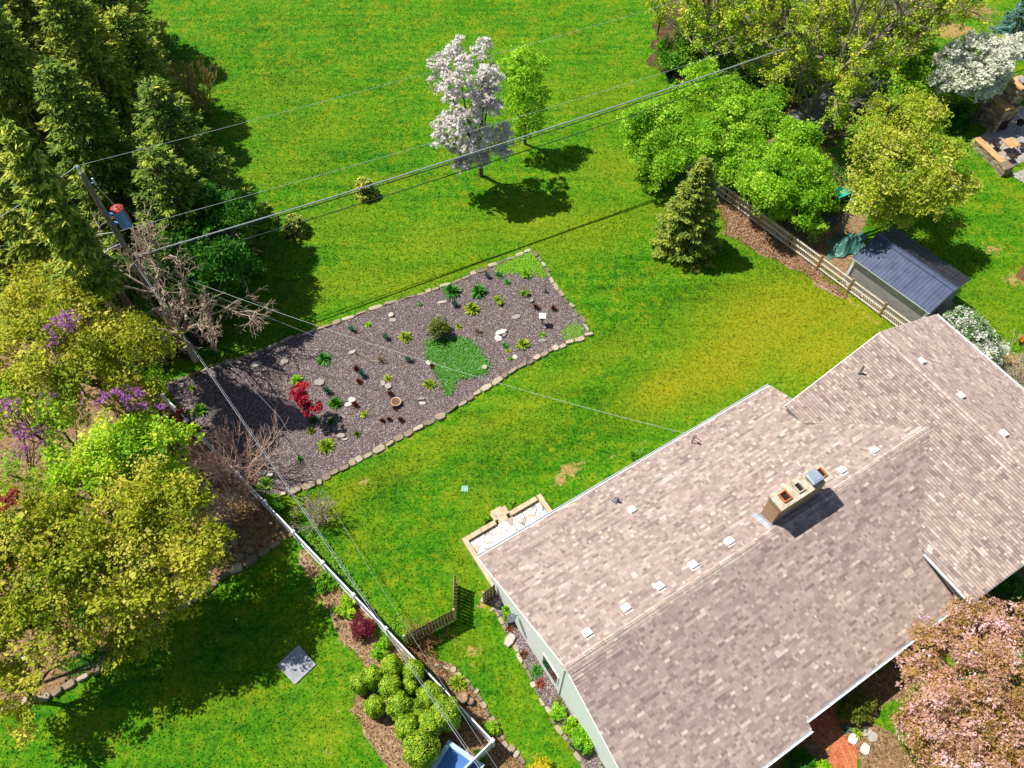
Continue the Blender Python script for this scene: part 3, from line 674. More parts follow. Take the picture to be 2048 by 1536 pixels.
# ------------------------------------------------------------------ patio behind the house
patio = thing('patio', 'white crazy paved stone patio with low block walls behind the house', 'patio', uvz(8.3, 13, 0))
def mat_flag(name):
    m, nt, b = new_mat(name); g = nd(nt, 'ShaderNodeNewGeometry')
    wn_ = nd(nt, 'ShaderNodeTexNoise'); wn_.inputs['Scale'].default_value = 2.5; nt.links.new(g.outputs['Position'], wn_.inputs['Vector'])
    vm = nd(nt, 'ShaderNodeVectorMath', operation='MULTIPLY_ADD'); vm.inputs[1].default_value = (.12, .12, 0); nt.links.new(wn_.outputs['Color'], vm.inputs[0]); nt.links.new(g.outputs['Position'], vm.inputs[2])
    f2 = nd(nt, 'ShaderNodeVectorMath', operation='MULTIPLY'); f2.inputs[1].default_value = (1, 1, 0); nt.links.new(vm.outputs[0], f2.inputs[0])
    ve = nd(nt, 'ShaderNodeTexVoronoi', feature='DISTANCE_TO_EDGE'); vc = nd(nt, 'ShaderNodeTexVoronoi')
    for q in (ve, vc): q.inputs['Scale'].default_value = 2.5; nt.links.new(f2.outputs[0], q.inputs['Vector'])
    sep = nd(nt, 'ShaderNodeSeparateColor'); nt.links.new(vc.outputs['Color'], sep.inputs[0])
    c = ramp(nt, sep.outputs[0], [(0.0, '#dcd5cc'), (0.6, '#f0ebe4'), (0.86, '#e0cdbf'), (0.95, '#a58f84')]); j = ramp(nt, ve.outputs['Distance'], [(0.018, (0, 0, 0)), (0.05, (1, 1, 1))])
    nt.links.new(mixc(nt, j, '#7d7264', c), b.inputs['Base Color']); b.inputs['Roughness'].default_value = 0.7; bump(nt, b, j, .4, .01); return m
m = MB(); m.hexa(uvz(8.28, 12.7, .15), UX * 2.1, VX * 1.15, ZX * .15); m.build('paving', mat_flag('crazy_paving'), patio)
M_BLOCK = mat_plain('tan_block', '#a8937a', '#cdb99c', 5, 0.85, 0.4, fine=30)
def wall_run(a, b, zt=.5, th=.2):
    a, b = np.array(a), np.array(b); d = b - a; L = np.linalg.norm(d); n = max(1, round(L / .42)); m = MB(); r_ = random.Random(int(L * 100)); e = d / L
    for i in range(n):
        for k in range(2):
            p0, p1 = a + d * (i / n) + e * .005, a + d * ((i + 1) / n) - e * .005
            m.beam(p0 + ZX * (zt - .1) * (k + .5) / 2, p1 + ZX * (zt - .1) * (k + .5) / 2, th - .03 + r_.uniform(-.006, .006), (zt - .1) / 2 - .008)
        m.beam(a + d * (i / n) + e * .004 + ZX * (zt - .05), a + d * ((i + 1) / n) - e * .004 + ZX * (zt - .05), th + .04 + r_.uniform(-.01, .01), .095)
    m.build('block_wall', M_BLOCK, patio)
wall_run(uvz(6.08, 11.0, 0), uvz(6.08, 14.1, 0)); wall_run(uvz(6.2, 13.98, 0), uvz(7.85, 13.98, 0)); wall_run(uvz(8.72, 13.98, 0), uvz(10.3, 13.98, 0)); wall_run(uvz(10.5, 14.1, 0), uvz(10.5, 12.0, 0))
wall_run(uvz(7.95, 14.1, 0), uvz(7.95, 14.55, 0), .34, .16); wall_run(uvz(8.66, 14.1, 0), uvz(8.66, 14.55, 0), .34, .16)
m = MB(); m.hexa(uvz(8.3, 14.1, .1), UX * .27, VX * .2, ZX * .1); m.hexa(uvz(8.3, 14.5, .05), UX * .3, VX * .25, ZX * .05); m.build('step', M_BLOCK, patio)
M_EDGE = mat_plain('dark_edge_strip', '#3f3d3c', '#57534f', 4, .8, .1)
for q in (6.2, 7.85), (8.75, 10.38):
    m = MB(); m.beam(uvz(q[0], 13.86, .32), uvz(q[1], 13.86, .32), .03, .05); m.build('edge_strip', M_EDGE, patio)
# ------------------------------------------------------------------ picket fence
M_RAIL = mat_plain('weathered_rail', '#c4bbae', '#dfd8cc', 5, 0.85, 0.3)
M_PICKET = mat_plain('weathered_picket', '#a08c6e', '#c9b597', 5, 0.85, 0.3)
M_POST = mat_plain('treated_post', '#9a7436', '#bd9552', 5, 0.8, 0.3)
fp0 = at(1632, 538); fd = nrm(at(1757, 631) - fp0); fl_ = np.linalg.norm(at(1757, 631) - fp0) / 2; fnv = np.array([-fd[1], fd[0], 0]); fnv = fnv if fnv[1] > 0 else -fnv
fence = thing('picket_fence', 'weathered grey brown picket fence with tan posts beside the shed', 'fence', fp0)
K0, K1 = -5, 4
for k in range(K0, K1 + 1):
    m = MB(); p = fp0 + fd * fl_ * k; m.hexa(p + ZX * .62, fd * .045, fnv * .045, ZX * .62); m.build('post', M_POST, fence, bevel=.006)
rr = random.Random(9)
for k in range(K0, K1):
    a, b = fp0 + fd * fl_ * k, fp0 + fd * fl_ * (k + 1)
    for z in (.18, .6, 1.02):
        m = MB(); m.beam(a + fd * .06 + fnv * .02 + ZX * z, b - fd * .06 + fnv * .02 + ZX * z, .045, .09); m.build('rail', M_RAIL, fence)
    m = MB(); n = 17
    for i in range(n):
        c = a + fd * fl_ * (i + .5) / n + fnv * (.055 + rr.uniform(-.004, .004)); h = 1.16 + rr.uniform(-.02, .02)
        if rr.random() < .03: continue
        x, y = fd * .042, fnv * .009
        P = [c - x, c + x, c + x + ZX * (h - .08), c + ZX * h, c - x + ZX * (h - .08)]
        m.add([q - y for q in P] + [q + y for q in P], [[0, 1, 2, 3, 4], [5, 6, 7, 8, 9][::-1]] + [[(j + 1) % 5, j, 5 + j, 5 + (j + 1) % 5] for j in range(5)])
    m.build('picket_panel', M_PICKET, fence)

# ------------------------------------------------------------------ wooden board fence and its open gate
M_BOARD = mat_plain('dark_fence_board', '#5c4c33', '#8b7856', 4, 0.85, 0.35)
M_BOARD2 = mat_plain('pale_fence_edge', '#9c8a66', '#b9a985', 4, 0.85, 0.3)
def board_run(root, a, b, h, bw, gap, name, seed, posts=True, side=1):
    a, b = np.array(a, float), np.array(b, float); L = np.linalg.norm(b - a); d = (b - a) / L; nv = np.array([-d[1], d[0], 0]) * side; r_ = random.Random(seed)
    n = max(2, round(L / (bw + gap))); st = L / n; m = MB()
    for i in range(n):
        c = a + d * st * (i + .5); hh = h + r_.uniform(-.015, .015); x, y = d * (st - gap) / 2, nv * .01
        P = [c - x + ZX * .05, c + x + ZX * .05, c + x + ZX * (hh - .06), c + x * .55 + ZX * hh, c - x * .55 + ZX * hh, c - x + ZX * (hh - .06)]
        m.add([q - y for q in P] + [q + y for q in P], [list(range(6)), list(range(6, 12))[::-1]] + [[(j + 1) % 6, j, 6 + j, 6 + (j + 1) % 6] for j in range(6)])
    m.build(name, M_BOARD, root)
    for z in (.25, h - .3):
        m = MB(); m.beam(a + nv * .035 + ZX * z, b + nv * .035 + ZX * z, .04, .09); m.build('rail', M_BOARD2, root)
    if posts:
        for p in (a - d * .06, b + d * .06) if posts is True else posts:
            m = MB(); m.hexa(p + ZX * (h + .04) / 2, d * .05, nv * .05, ZX * (h + .04) / 2); m.build('post', M_BOARD2, root, bevel=.006)
GH = 1.65
g0, g1, g2 = at(909, 1241), at(818, 1290), at(913, 1169.5)
bf = thing('board_fence', 'dark brown board fence running from the white fence towards the lawn', 'fence', g1)
board_run(bf, g1, g0, GH, .14, .022, 'board_panel', 1, side=-1)
gt = thing('wooden_gate', 'dark brown board gate standing open into the back lawn', 'gate', g0)
gd = nrm(g2 - g0)
board_run(gt, g0 + gd * .1 + np.array([0.02, 0.02, 0]), g2, GH - .03, .14, .022, 'gate_panel', 2, posts=False, side=-1)
m = MB(); q0, q1 = g0 + gd * .2, g2 - gd * .1; m.beam(q0 + np.array([-.05, 0, .3]), q1 + np.array([-.05, 0, 1.3]), .03, .08); m.build('brace', M_BOARD2, gt)
hf = thing('board_fence', 'short dark brown fence panel standing against the house wall', 'fence', at(966, 1205))
board_run(hf, at(968, 1205), uvz(6.0, 10.95, 0), 1.5, .14, .022, 'board_panel', 3, posts=[at(968, 1205)], side=1)

# ------------------------------------------------------------------ white vinyl fence
M_VINYL = mat_plain('white_vinyl', '#d4d8dd', '#e3e6ea', 3, 0.35, 0, spec=0.5)
VH = 1.5
va, vc = at(326, 790, VH) * [1, 1, 0], at(985, 1481, VH) * [1, 1, 0]; ve = at(915, 1550, VH) * [1, 1, 0]
vf = thing('vinyl_fence', 'long white vinyl fence dividing the two back yards with a corner post', 'fence', vc)
def vinyl(a, b, n, first=True):
    for i in range(n):
        p, q = a + (b - a) * i / n, a + (b - a) * (i + 1) / n; d = nrm(q - p)
        m = MB(); m.beam(p + d * .06 + ZX * (VH - .05), q - d * .06 + ZX * (VH - .05), .06, .1); m.build('top_rail', M_VINYL, vf)
        m = MB(); m.beam(p + d * .06 + ZX * .12, q - d * .06 + ZX * .12, .05, .14); m.build('bottom_rail', M_VINYL, vf)
        m = MB(); m.beam(p + d * .06 + ZX * (VH + .09) / 2, q - d * .06 + ZX * (VH + .09) / 2, .025, VH - .3); m.build('panel', M_VINYL, vf)
    for i in range(0 if first else 1, n + 1):
        p = a + (b - a) * i / n; d = nrm(b - a); y = np.array([-d[1], d[0], 0])
        m = MB(); m.hexa(p + ZX * (VH + .04) / 2, d * .06, y * .06, ZX * (VH + .04) / 2); po = m.build('post', M_VINYL, vf)
        m = MB(); c = p + ZX * (VH + .04); e = .085
        P = [c - d * e - y * e, c + d * e - y * e, c + d * e + y * e, c - d * e + y * e]
        m.add([q for q in P] + [q + ZX * .03 for q in P] + [c + ZX * .09], [[3, 2, 1, 0], [0, 1, 5, 4], [1, 2, 6, 5], [2, 3, 7, 6], [3, 0, 4, 7], [4, 5, 8], [5, 6, 8], [6, 7, 8], [7, 4, 8]])
        m.build('post_cap', M_VINYL, po)
vinyl(va, vc, 11); vinyl(vc, ve, 1, False)

# ------------------------------------------------------------------ shed
M_SHEDWALL = mat_plain('shed_siding', '#8d8b88', '#a5a29d', 3, 0.7, 0.1)
sdn = fnv; D = lambda a, n, z: fd * a + sdn * n + ZX * z
shed = thing('shed', 'grey garden shed with dark blue ribbed metal roof behind the picket fence', 'shed', D(-9.3, 38.1, 0))
A0, A1, N0, NR, N1 = -12.02, -6.58, 36.07, 38.08, 40.08; ZE_, ZR_ = 2.2, 2.82
m = MB()
for n in (36.32, 39.8): m.beam(D(-11.85, n, 1.1), D(-6.75, n, 1.1), .1, 2.2)
for a in (-11.85, -6.75):
    P = [D(a, 36.27, 0), D(a, 39.85, 0), D(a, 39.85, 2.2), D(a, NR, 2.74), D(a, 36.27, 2.2)]; m.add([p - fd * .05 for p in P] + [p + fd * .05 for p in P], [[0, 1, 2, 3, 4], [9, 8, 7, 6, 5]] + [[(j + 1) % 5, j, 5 + j, 5 + (j + 1) % 5] for j in range(5)])
m.build('wall', M_SHEDWALL, shed)
M_METAL = mat_plain('ribbed_metal_roof', '#474e68', '#5b6380', 2, 0.42, 0.05, metal=0.35, spec=0.5)
M_METAL2 = mat_plain('shaded_metal_roof', '#2c2c34', '#45434a', 2, 0.5, 0.05, metal=0.3)  # darker copy for the far slope, its shade put into the colour
def ribbed(na, za, nb, zb, mat):
    m = MB(); n = 24; s_ = nrm(D(0, nb, zb) - D(0, na, za)); up = nrm(np.cross(fd, s_)); up = up if up[2] > 0 else -up; w = A1 - A0
    m.hexa((D(A0, na, za) + D(A1, nb, zb)) / 2 - up * .015, fd * w / 2, (D(0, nb, zb) - D(0, na, za)) / 2, up * .012)
    for i in range(n + 1):
        a = A0 + w * i / n; wide = .035 if i % 3 == 0 else .018; hh = .028 if i % 3 == 0 else .014; a = min(max(a, A0 + wide), A1 - wide)
        p, q = D(a, na, za), D(a, nb, zb); x = fd * wide
        V = [p - x, p + x, p + x * .5 + up * hh, p - x * .5 + up * hh, q - x, q + x, q + x * .5 + up * hh, q - x * .5 + up * hh]
        m.add(V, [[0, 1, 2, 3][::-1], [4, 5, 6, 7], [1, 5, 6, 2], [2, 6, 7, 3], [3, 7, 4, 0]])
    return m.build('roof_panel', mat, shed)
ribbed(N0, ZE_, NR, ZR_, M_METAL); ribbed(N1, ZE_, NR, ZR_, M_METAL2)
m = MB()
for sgn, n in ((-1, N0), (1, N1)):
    a, b, c_ = D(A0 - .02, NR, ZR_ + .045), D(A1 + .02, NR, ZR_ + .045), sdn * sgn * .2 - ZX * .05
    m.slab([a, b, b + c_, a + c_] if sgn < 0 else [b, a, a + c_, b + c_], (0, 0, .012))
m.build('ridge_cap', M_METAL, shed)
for a in (-11.85, -6.75):
    m = MB(); m.hexa(D(a, 36.27, 1.08), fd * .075, sdn * .07, ZX * 1.08); m.build('corner_board', M_WHITE, shed)
m = MB(); m.beam(D(A1 - .02, N0, ZE_ - .08), D(A1 - .02, NR, ZR_ - .08), .03, .12); m.beam(D(A1 - .02, N1, ZE_ - .08), D(A1 - .02, NR, ZR_ - .08), .03, .12); m.build('rake_board', M_WHITE, shed)
m = MB(); m.beam(D(A0, N0 + .02, ZE_ - .06), D(A1, N0 + .02, ZE_ - .06), .025, .1); m.build('eave_trim', M_GUTTER, shed)
m = MB(); m.prism([D(-12.0, 35.98, 0), D(-6.5, 35.98, 0), D(-6.5, 40.1, 0), D(-12.0, 40.1, 0)], 0.0, 0.03)
sl = m.build('shed_slab', mat_plain('shed_gravel', '#8c8277', '#b5aa9b', 6, .9, .3), None, D(-9, 38, 0)); tag(sl, 'pale gravel pad under the grey shed', 'gravel pad', kind='structure')

# ------------------------------------------------------------------ utility pole
M_POLE = mat_plain('pole_wood', '#6e675d', '#928a7e', 4, 0.9, 0.35)
M_PORC = mat_plain('porcelain', '#a9b3bd', '#c8d0d6', 5, 0.3, 0, spec=.6)
pb = at(350, 664)
pole = thing('utility_pole', 'tall grey wooden utility pole rising above the bare tree', 'utility pole', pb)
m = MB(); m.tube([pb, pb + ZX * 6, pb + ZX * 12.3], [.17, .145, .115], 12); m.build('shaft', M_POLE, pole)
m = MB(); m.tube([pb + ZX * 12.2, pb + ZX * 12.5], [.03, .03], 8); m.lathe(pb + ZX * 12.5, [(.05, 0), (.09, .05), (.06, .1), (.08, .14), (.04, .2)], 10); m.build('top_insulator', M_PORC, pole)
m = MB(); c = pb + np.array([.28, .1, 11.6]); m.beam(pb + ZX * 11.6, c, .04, .04); m.tube([c - ZX * .15, c + ZX * .25], [.06, .05], 8); m.beam(pb + np.array([-.2, .05, 11.5]), pb + np.array([-.2, .05, 11.95]), .05, .05, up=(1, 0, 0)); m.build('fuse_cutout', M_PORC, pole)
tr = pb + np.array([.62, .12, 8.75])
m = MB(); m.lathe(tr, [(.0, -.05), (.26, 0), (.29, .05), (.29, 1.05), (.3, 1.07), (.3, 1.12)], 18); m.beam(pb + ZX * 9.0, tr + ZX * .25, .12, .08); m.beam(pb + ZX * 9.6, tr + ZX * .85, .12, .08)
tf = m.build('transformer', mat_plain('blue_tank_paint', '#4f86cc', '#6a9ad6', 4, 0.35, 0, spec=.5), pole)
m = MB(); m.lathe(tr, [(.3, 1.1), (.31, 1.16), (.18, 1.24), (.05, 1.27)], 18); m.tube([tr + np.array([.3, 0, .3]), tr + np.array([.37, 0, .35]), tr + np.array([.37, 0, .95]), tr + np.array([.3, 0, 1.0])], .035, 6)
m.build('lid', mat_plain('rust_red_paint', '#93322f', '#b34a44', 4, .5, .1), tf)
m = MB(); m.tube([tr + ZX * 1.2, tr + ZX * 1.34], [.07, .05], 8); m.tube([tr + np.array([-.1, .1, 1.32]), pb + np.array([.3, .1, 11.3])], .02, 5); m.build('bushing', M_PORC, tf)
m = MB(); q = pb + ZX * 7.6; m.tube([q, q + np.array([-.5, -.5, .1]), q + np.array([-.9, -.95, .0])], .03, 6); m.lathe(q + np.array([-1.0, -1.05, -.12]), [(.02, .18), (.14, .12), (.17, .0), (.12, -.08), (.02, -.1)], 12); m.build('street_light', M_PORC, pole)
m = MB()
for z in (6.5, 6.9, 7.3): m.beam(pb + np.array([-.2, 0, z]), pb + np.array([.2, -.02, z]), .06, .06)
m.build('bracket', M_GREYPL, pole)
M_CABLE = mat_plain('grey_cable', '#7f858c', '#a3a9b0', 20, .5, 0); M_DARKC = mat_plain('black_cable', '#26282b', '#3a3d41', 20, .6, 0); M_THIN = mat_plain('silver_wire', '#aab4ac', '#c4ccc6', 20, .4, 0, metal=.3)
def cable(name, P, sag, r_, mat, label, n=24, cat='cable', loc=None):
    """P: fixed points; each span hangs by sag"""
    out = []
    for i in range(len(P) - 1):
        a, b = np.array(P[i]), np.array(P[i + 1])
        for k in range(n):
            t = k / n; p = a + (b - a) * t; p = p - ZX * sag * 4 * t * (1 - t); out.append(p)
    out.append(np.array(P[-1])); m = MB(); m.tube(out, r_, 6); o = m.build(name, mat, None, P[0]); return tag(o, label, cat)
ms = pb + np.array([.15, -.05, 6.6]); far = at(1590, 90, 6.6); fdir = nrm(far - ms); far2 = far + fdir * 32 + ZX * .3
cable('power_cable', [ms, far], .35, .04, M_CABLE, 'thick grey bundled cable crossing the lawn from the pole', 40)
cable('power_cable', [far, far2], .2, .045, M_CABLE, 'grey cable continuing through the thin trees at the far corner', 20)
cable('power_cable', [ms - ZX * .12 + np.array([0, -.06, 0]), far - ZX * .3], .36, .028, M_DARKC, 'black cable hanging just below the thick grey bundle', 40)
b2 = pb + np.array([.2, -.1, 5.6]); f2_ = at(1560, 128, 6.0)
cable('phone_cable', [b2, f2_, f2_ + fdir * 20], .35, .026, M_DARKC, 'thin dark cable running below and beside the main bundle', 30)
ti = pb + ZX * 12.7
cable('primary_wire', [at(-500, 690, 12.0), ti], .5, .014, M_THIN, 'thin wire arriving at the top of the pole from the left edge', 24, 'wire')
cable('primary_wire', [ti, ti + fdir * 66 * np.array([1, 1, 0]) + ZX * .5], .8, .008, M_THIN, 'thin wire leaving the pole top across the upper lawn', 40, 'wire')
nt_ = pb + ZX * 8.4
cable('neutral_wire', [at(-500, 520, 8.0), nt_], .4, .022, M_THIN, 'silver wire joining the pole below its blue transformer from the left', 24, 'wire')
cable('neutral_wire', [nt_, nt_ + fdir * 66 * np.array([1, 1, 0])], .8, .010, M_THIN, 'silver wire leaving the pole just below the blue transformer', 40, 'wire')
sv = pb + np.array([.1, -.15, 6.4])
e1 = at(908, 1463, 4.6); dd = e1 - sv
cable('service_cable', [sv, sv + dd * 1.12], .3, .013, M_CABLE, 'silver service cable passing above the white fence to the bottom edge', 40)
e1b = at(925, 1480, 4.6)
cable('service_cable', [sv + np.array([.1, 0, -.2]), sv + (e1b - sv) * 1.12], .3, .007, M_CABLE, 'thin wire beside the silver service cable over the white fence', 40)
cable('service_cable', [sv + np.array([.15, .1, .1]), at(560, 835, 4.6), at(740, 1140, 4.0), at(1010, 1560, 4.2)], .25, .006, M_CABLE, 'thinnest of the three wires slanting from the pole down to the bottom edge', 30)
cable('house_drop', [pb + np.array([.15, .02, 6.3]), mp_ + ZX * .82 - VX * .05], .95, .011, M_THIN, 'service wire from the pole over the mulch bed to the house roof mast', 50)
cable('guy_wire', [pb + ZX * 6.1, at(700, 700, 0.1)], .05, .010, M_THIN, 'thin guy wire slanting from the pole down into the mulch bed', 16, 'wire')

# ------------------------------------------------------------------ stones
M_STONE = mat_tint('edging_stone', [(0, '#7a6c5c'), (.4, '#96866f'), (.75, '#ab9c84'), (1, '#c2b49c')], .85, 5, .3, .5, 40)
def stone_obj(name, c, lx, ly, h, ang, r_, label, cat, group, mat=None, n=8, z0=0.0, tilt=0.0):
    P = []; pw = 4.5
    for k in range(n):
        a = 2 * math.pi * k / n + r_.uniform(-.22, .22); ca, sa = math.cos(a), math.sin(a)
        q = (abs(ca) ** pw + abs(sa) ** pw) ** (-1 / pw) * r_.uniform(.9, 1.05); P.append((ca * q * lx / 2, sa * q * ly / 2))
    ca, sa = math.cos(ang), math.sin(ang)
    rot = lambda x, y: (x * ca - y * sa, x * sa + y * ca)
    V = []; tx, ty = r_.uniform(-tilt, tilt), r_.uniform(-tilt, tilt)
    for s_, z in ((.96, -.02), (1.0, h * .6), (.9, h)):
        for x, y in P:
            X_, Y_ = rot(x * s_, y * s_); V.append((X_, Y_, z + (x * tx + y * ty) * (z > 0) + (r_.uniform(-.012, .012) if z > 0 else 0)))
    F = [list(range(2 * n, 3 * n))] + [[i * n + k, i * n + (k + 1) % n, (i + 1) * n + (k + 1) % n, (i + 1) * n + k] for i in range(2) for k in range(n)]
    me = raw_mesh(name, np.array(V), F, [r_.random()] * len(F)); me.materials.append(mat or M_STONE)
    o = bpy.data.objects.new(name, me); COL.objects.link(o); o.location = (c[0], c[1], z0); return tag(o, label, cat, group)
def stone_row(name, px, wd, lens, h, label, group, seed, off=0.0):
    r_ = random.Random(seed); P = [at(x, y)[:2] for x, y in px]; carry = 0.0
    for i in range(len(P) - 1):
        d = P[i + 1] - P[i]; L = np.linalg.norm(d); d = d / L; x = carry; nv = np.array([-d[1], d[0]])
        while x < L:
            l = r_.uniform(*lens); c = P[i] + d * (x + l / 2) + nv * (off + r_.uniform(-.06, .06))
            stone_obj(name, c, l * r_.uniform(.95, 1.0), wd * r_.uniform(.6, 1.3), h * r_.uniform(.75, 1.25), math.atan2(d[1], d[0]) + r_.uniform(-.14, .14), r_, label, 'stone', group, tilt=.12)
            x += l
        carry = x - L
stone_row('edging_stone', [(560, 992), (640, 963), (690, 936), (780, 887), (870, 841), (950, 791), (1020, 746), (1100, 703), (1140, 685), (1176, 672)], .34, (.3, .85), .13, 'tan flat stone edging the house side of the long mulch bed', 'house side edging stones of the mulch bed', 1)
stone_row('edging_stone', [(1179, 664), (1165, 641), (1145, 616), (1125, 593), (1105, 561), (1085, 529), (1070, 504)], .24, (.35, .7), .09, 'narrow tan stone edging the short end of the mulch bed', 'short end edging stones of the mulch bed', 2)
stone_row('edging_stone', [(1062, 500), (985, 531), (905, 566), (845, 587), (780, 607), (705, 633), (640, 657), (560, 686), (480, 717), (405, 743), (340, 766)], .27, (.35, 1.0), .09, 'tan flat stone edging the field side of the long mulch bed', 'field side edging stones of the mulch bed', 3)
stone_row('wall_stone', [(562, 1086), (520, 1112), (455, 1152), (400, 1188), (330, 1238), (250, 1300), (190, 1342), (120, 1384), (60, 1404), (0, 1420), (-60, 1430)], .34, (.5, .85), .22, 'grey tan stone of the curved low wall around the woodland bed', 'curved low wall stones of the woodland bed', 4)
stone_row('border_stone', [(1003, 1178 + 22), (986, 1218), (1022, 1280), (1049, 1332), (1082, 1402), (1117, 1457), (1147, 1502), (1180, 1560)], .2, (.25, .6), .07, 'cream flat stone bordering the narrow bed along the house wall', 'cream border stones of the house wall bed', 5)
stone_row('border_stone', [(868, 1330), (910, 1342), (955, 1388), (985, 1442), (1010, 1486), (1045, 1526)], .28, (.2, .45), .08, 'pale rough stone bordering the bed beside the white fence corner', 'pale border stones near the white fence corner', 6)
# single flat rocks in the bed: (px, py, size x, size y, height, angle, label)
ROCKS = [(1002, 666, .85, .35, .14, 20, 'white triangular slab in the middle of the mulch bed'), (997, 678, .55, .4, .1, -30, 'grey flat slab touching the white triangular slab'), (1009, 672, .4, .18, .16, 60, 'small tilted grey slab behind the white triangular slab'),
 (1032, 635, .62, .3, .09, 25, 'flat tan slab lying alone among the wood chips near the bird house'), (1063, 604, .34, .22, .2, 50, 'dark upright stone behind the red brown plants'), (1085, 681, .6, .3, .05, 10, 'low tan slab half buried near the lawn corner of the bed'),
 (969, 736, .36, .32, .14, 80, 'square tan stone beside the big green ground cover patch'), (857, 727, .3, .36, .1, 30, 'round tan stone on the left of the green ground cover patch'), (1030, 714, .26, .3, .05, 40, 'small flat tan stone below the round yellow green plant'),
 (782, 632, .42, .3, .16, 15, 'pale upright rock beside the field side edging'), (786, 642, .5, .26, .12, 10, 'dark based slab in front of the pale upright rock'), (705, 706, .5, .22, .12, 15, 'tan slab in the chips under the cable shadow'), (843, 799, .5, .2, .12, 8, 'flat tan slab on the small stacked pile'), (845, 807, .45, .22, .08, -6, 'lower slab of the small stacked pile'),
 (766, 768, .3, .42, .13, 10, 'pale stone beside the small green plant near the clay bowl'), (776, 774, .4, .4, .12, 30, 'rounder pale stone next to the clay bowl'), (705, 802, .5, .34, .14, 0, 'tan stone among dead brown stems'), (697, 810, .45, .3, .1, 20, 'second tan stone among dead brown stems'),
 (683, 874, .6, .3, .2, -10, 'dark jagged stone cluster near the round green plant'), (690, 879, .4, .2, .1, 15, 'pale slab below the dark jagged stone'), (638, 765, .75, .5, .08, -20, 'large blue grey slab in shade beside the red leaved tree'), (568, 725, .55, .42, .1, 30, 'blue grey stone in deep shade at the bed top'), (514, 729, .7, .4, .1, 15, 'long blue grey stone in deep shade near the bed top'),
 (506, 735, .4, .3, .1, 50, 'small blue grey stone beside the long shaded stone'), (362, 772, .4, .3, .1, 0, 'blue grey stone at the shaded left tip of the bed'), (525, 947, .6, .3, .1, 25, 'tan slab between the bare bush and the lawn'), (541, 950, .4, .34, .12, 0, 'tan block right of the slab near the bare bush'), (884, 605, .7, .2, .07, 15, 'long pale slab between the two large green plants')]
r_ = random.Random(21)
M_SLATE = mat_tint('flat_rock', [(0, '#8f8a84'), (.5, '#b9ad9f'), (1, '#ddd3c8')], .85, 6, .25, .4, 40)
for x, y, a, b, h, an, lb in ROCKS:
    stone_obj('flat_rock', at(x, y), a, b, h, math.radians(an), r_, lb, 'rock', 'flat rocks set in the mulch bed', M_SLATE, n=6, tilt=.18)
for x, y, a, b, lb in ((1019, 1281, .7, .45, 'large cream stone in the border along the house wall bed'), (968, 1200, .35, .3, 'white block at the foot of the short house fence panel')):
    stone_obj('flat_rock', at(x, y), a, b, .18, 1.0, r_, lb, 'rock', None, M_SLATE, n=7)
for x, y, lb in ((1706, 1478, 'pale round stepping stone nearest the brick path'), (1732, 1462, 'pale round stepping stone beside the front lawn strip'), (1745, 1475, 'long pale stepping stone near the pink flowering tree'), (1730, 1498, 'largest pale stepping stone beside the brick path')):
    stone_obj('stepping_stone', at(x, y), .5, .4, .08, r_.random(), r_, lb, 'stepping stone', 'stepping stones near the brick path', M_SLATE, n=9)
# paving pad on the neighbour's lawn, drain slab
m = MB(); P4 = pts((598, 1290), (632, 1330), (590, 1370), (554, 1331)); m.prism(P4, 0, .07); o = m.build('concrete_pad', mat_plain('concrete', '#83858a', '#a7a8ab', 3, .85, .3), None, P4[3]); tag(o, 'square grey concrete pad lying in the shaded lawn', 'concrete pad')
c = at(930, 978); m = MB()
for i in range(4): m.hexa(c + np.array([-.12 + .08 * i, 0, .03]), (.032, 0, 0), (0, .15, 0), (0, 0, .02))
m.hexa(c + ZX * .015, (.17, 0, 0), (0, .17, 0), (0, 0, .012)); o = m.build('drain_grate', mat_plain('blue_grey_plastic', '#7fa39c', '#9dbdb5', 9, .6, .1), None, c); tag(o, 'small pale blue drain grate in the back lawn', 'drain grate')
# flagstones in the shaded woodland corner
for i, (x, y) in enumerate([(468, 1082), (455, 1098), (480, 1115), (490, 1068), (447, 1090), (500, 1100)]):
    stone_obj('flagstone', at(x, y), r_.uniform(.4, .7), r_.uniform(.3, .45), .05, r_.random() * 3, r_, 'grey flagstone in the dark shaded corner of the woodland bed', 'flagstone', 'flagstones in the shaded woodland corner', M_STONE, n=6)

# ------------------------------------------------------------------ small garden things
c = at(793, 808); t = thing('clay_bowl', 'round pale clay bowl holding brown water in the mulch bed', 'bowl', c)
m = MB(); m.lathe(c, [(.12, 0), (.17, .1), (.27, .22), (.29, .24), (.29, .28), (.25, .28), (.22, .22)], 20); m.build('rim', mat_plain('pale_clay', '#b09673', '#cdb694', 6, .8, .2), t)
m = MB(); m.lathe(c + ZX * .225, [(.24, 0), (.24, .006)], 20); m.build('soil', mat_plain('brown_water', '#5a3a24', '#7d5636', 6, .5, .2), t)
c = at(1084, 648); t = thing('bird_house', 'small white roofed bird house on a dark post in the mulch bed', 'bird house', c)
m = MB(); m.tube([c, c + ZX * .55], .04, 8); m.build('post', M_BOARD, t)
m = MB(); m.hexa(c + ZX * .68, (.11, 0, 0), (0, .1, 0), (0, 0, .13)); m.build('box', M_SOOT, t)
m = MB()
for s_ in (-1, 1): m.slab([c + np.array(q) for q in ([(-.2, 0, .92), (-.2, -.2 , .8), (.2, -.2, .8), (.2, 0, .92)] if s_ < 0 else [(.2, 0, .92), (.2, .2, .8), (-.2, .2, .8), (-.2, 0, .92)])], (0, 0, .025))
m.build('roof', M_WHITE, t)
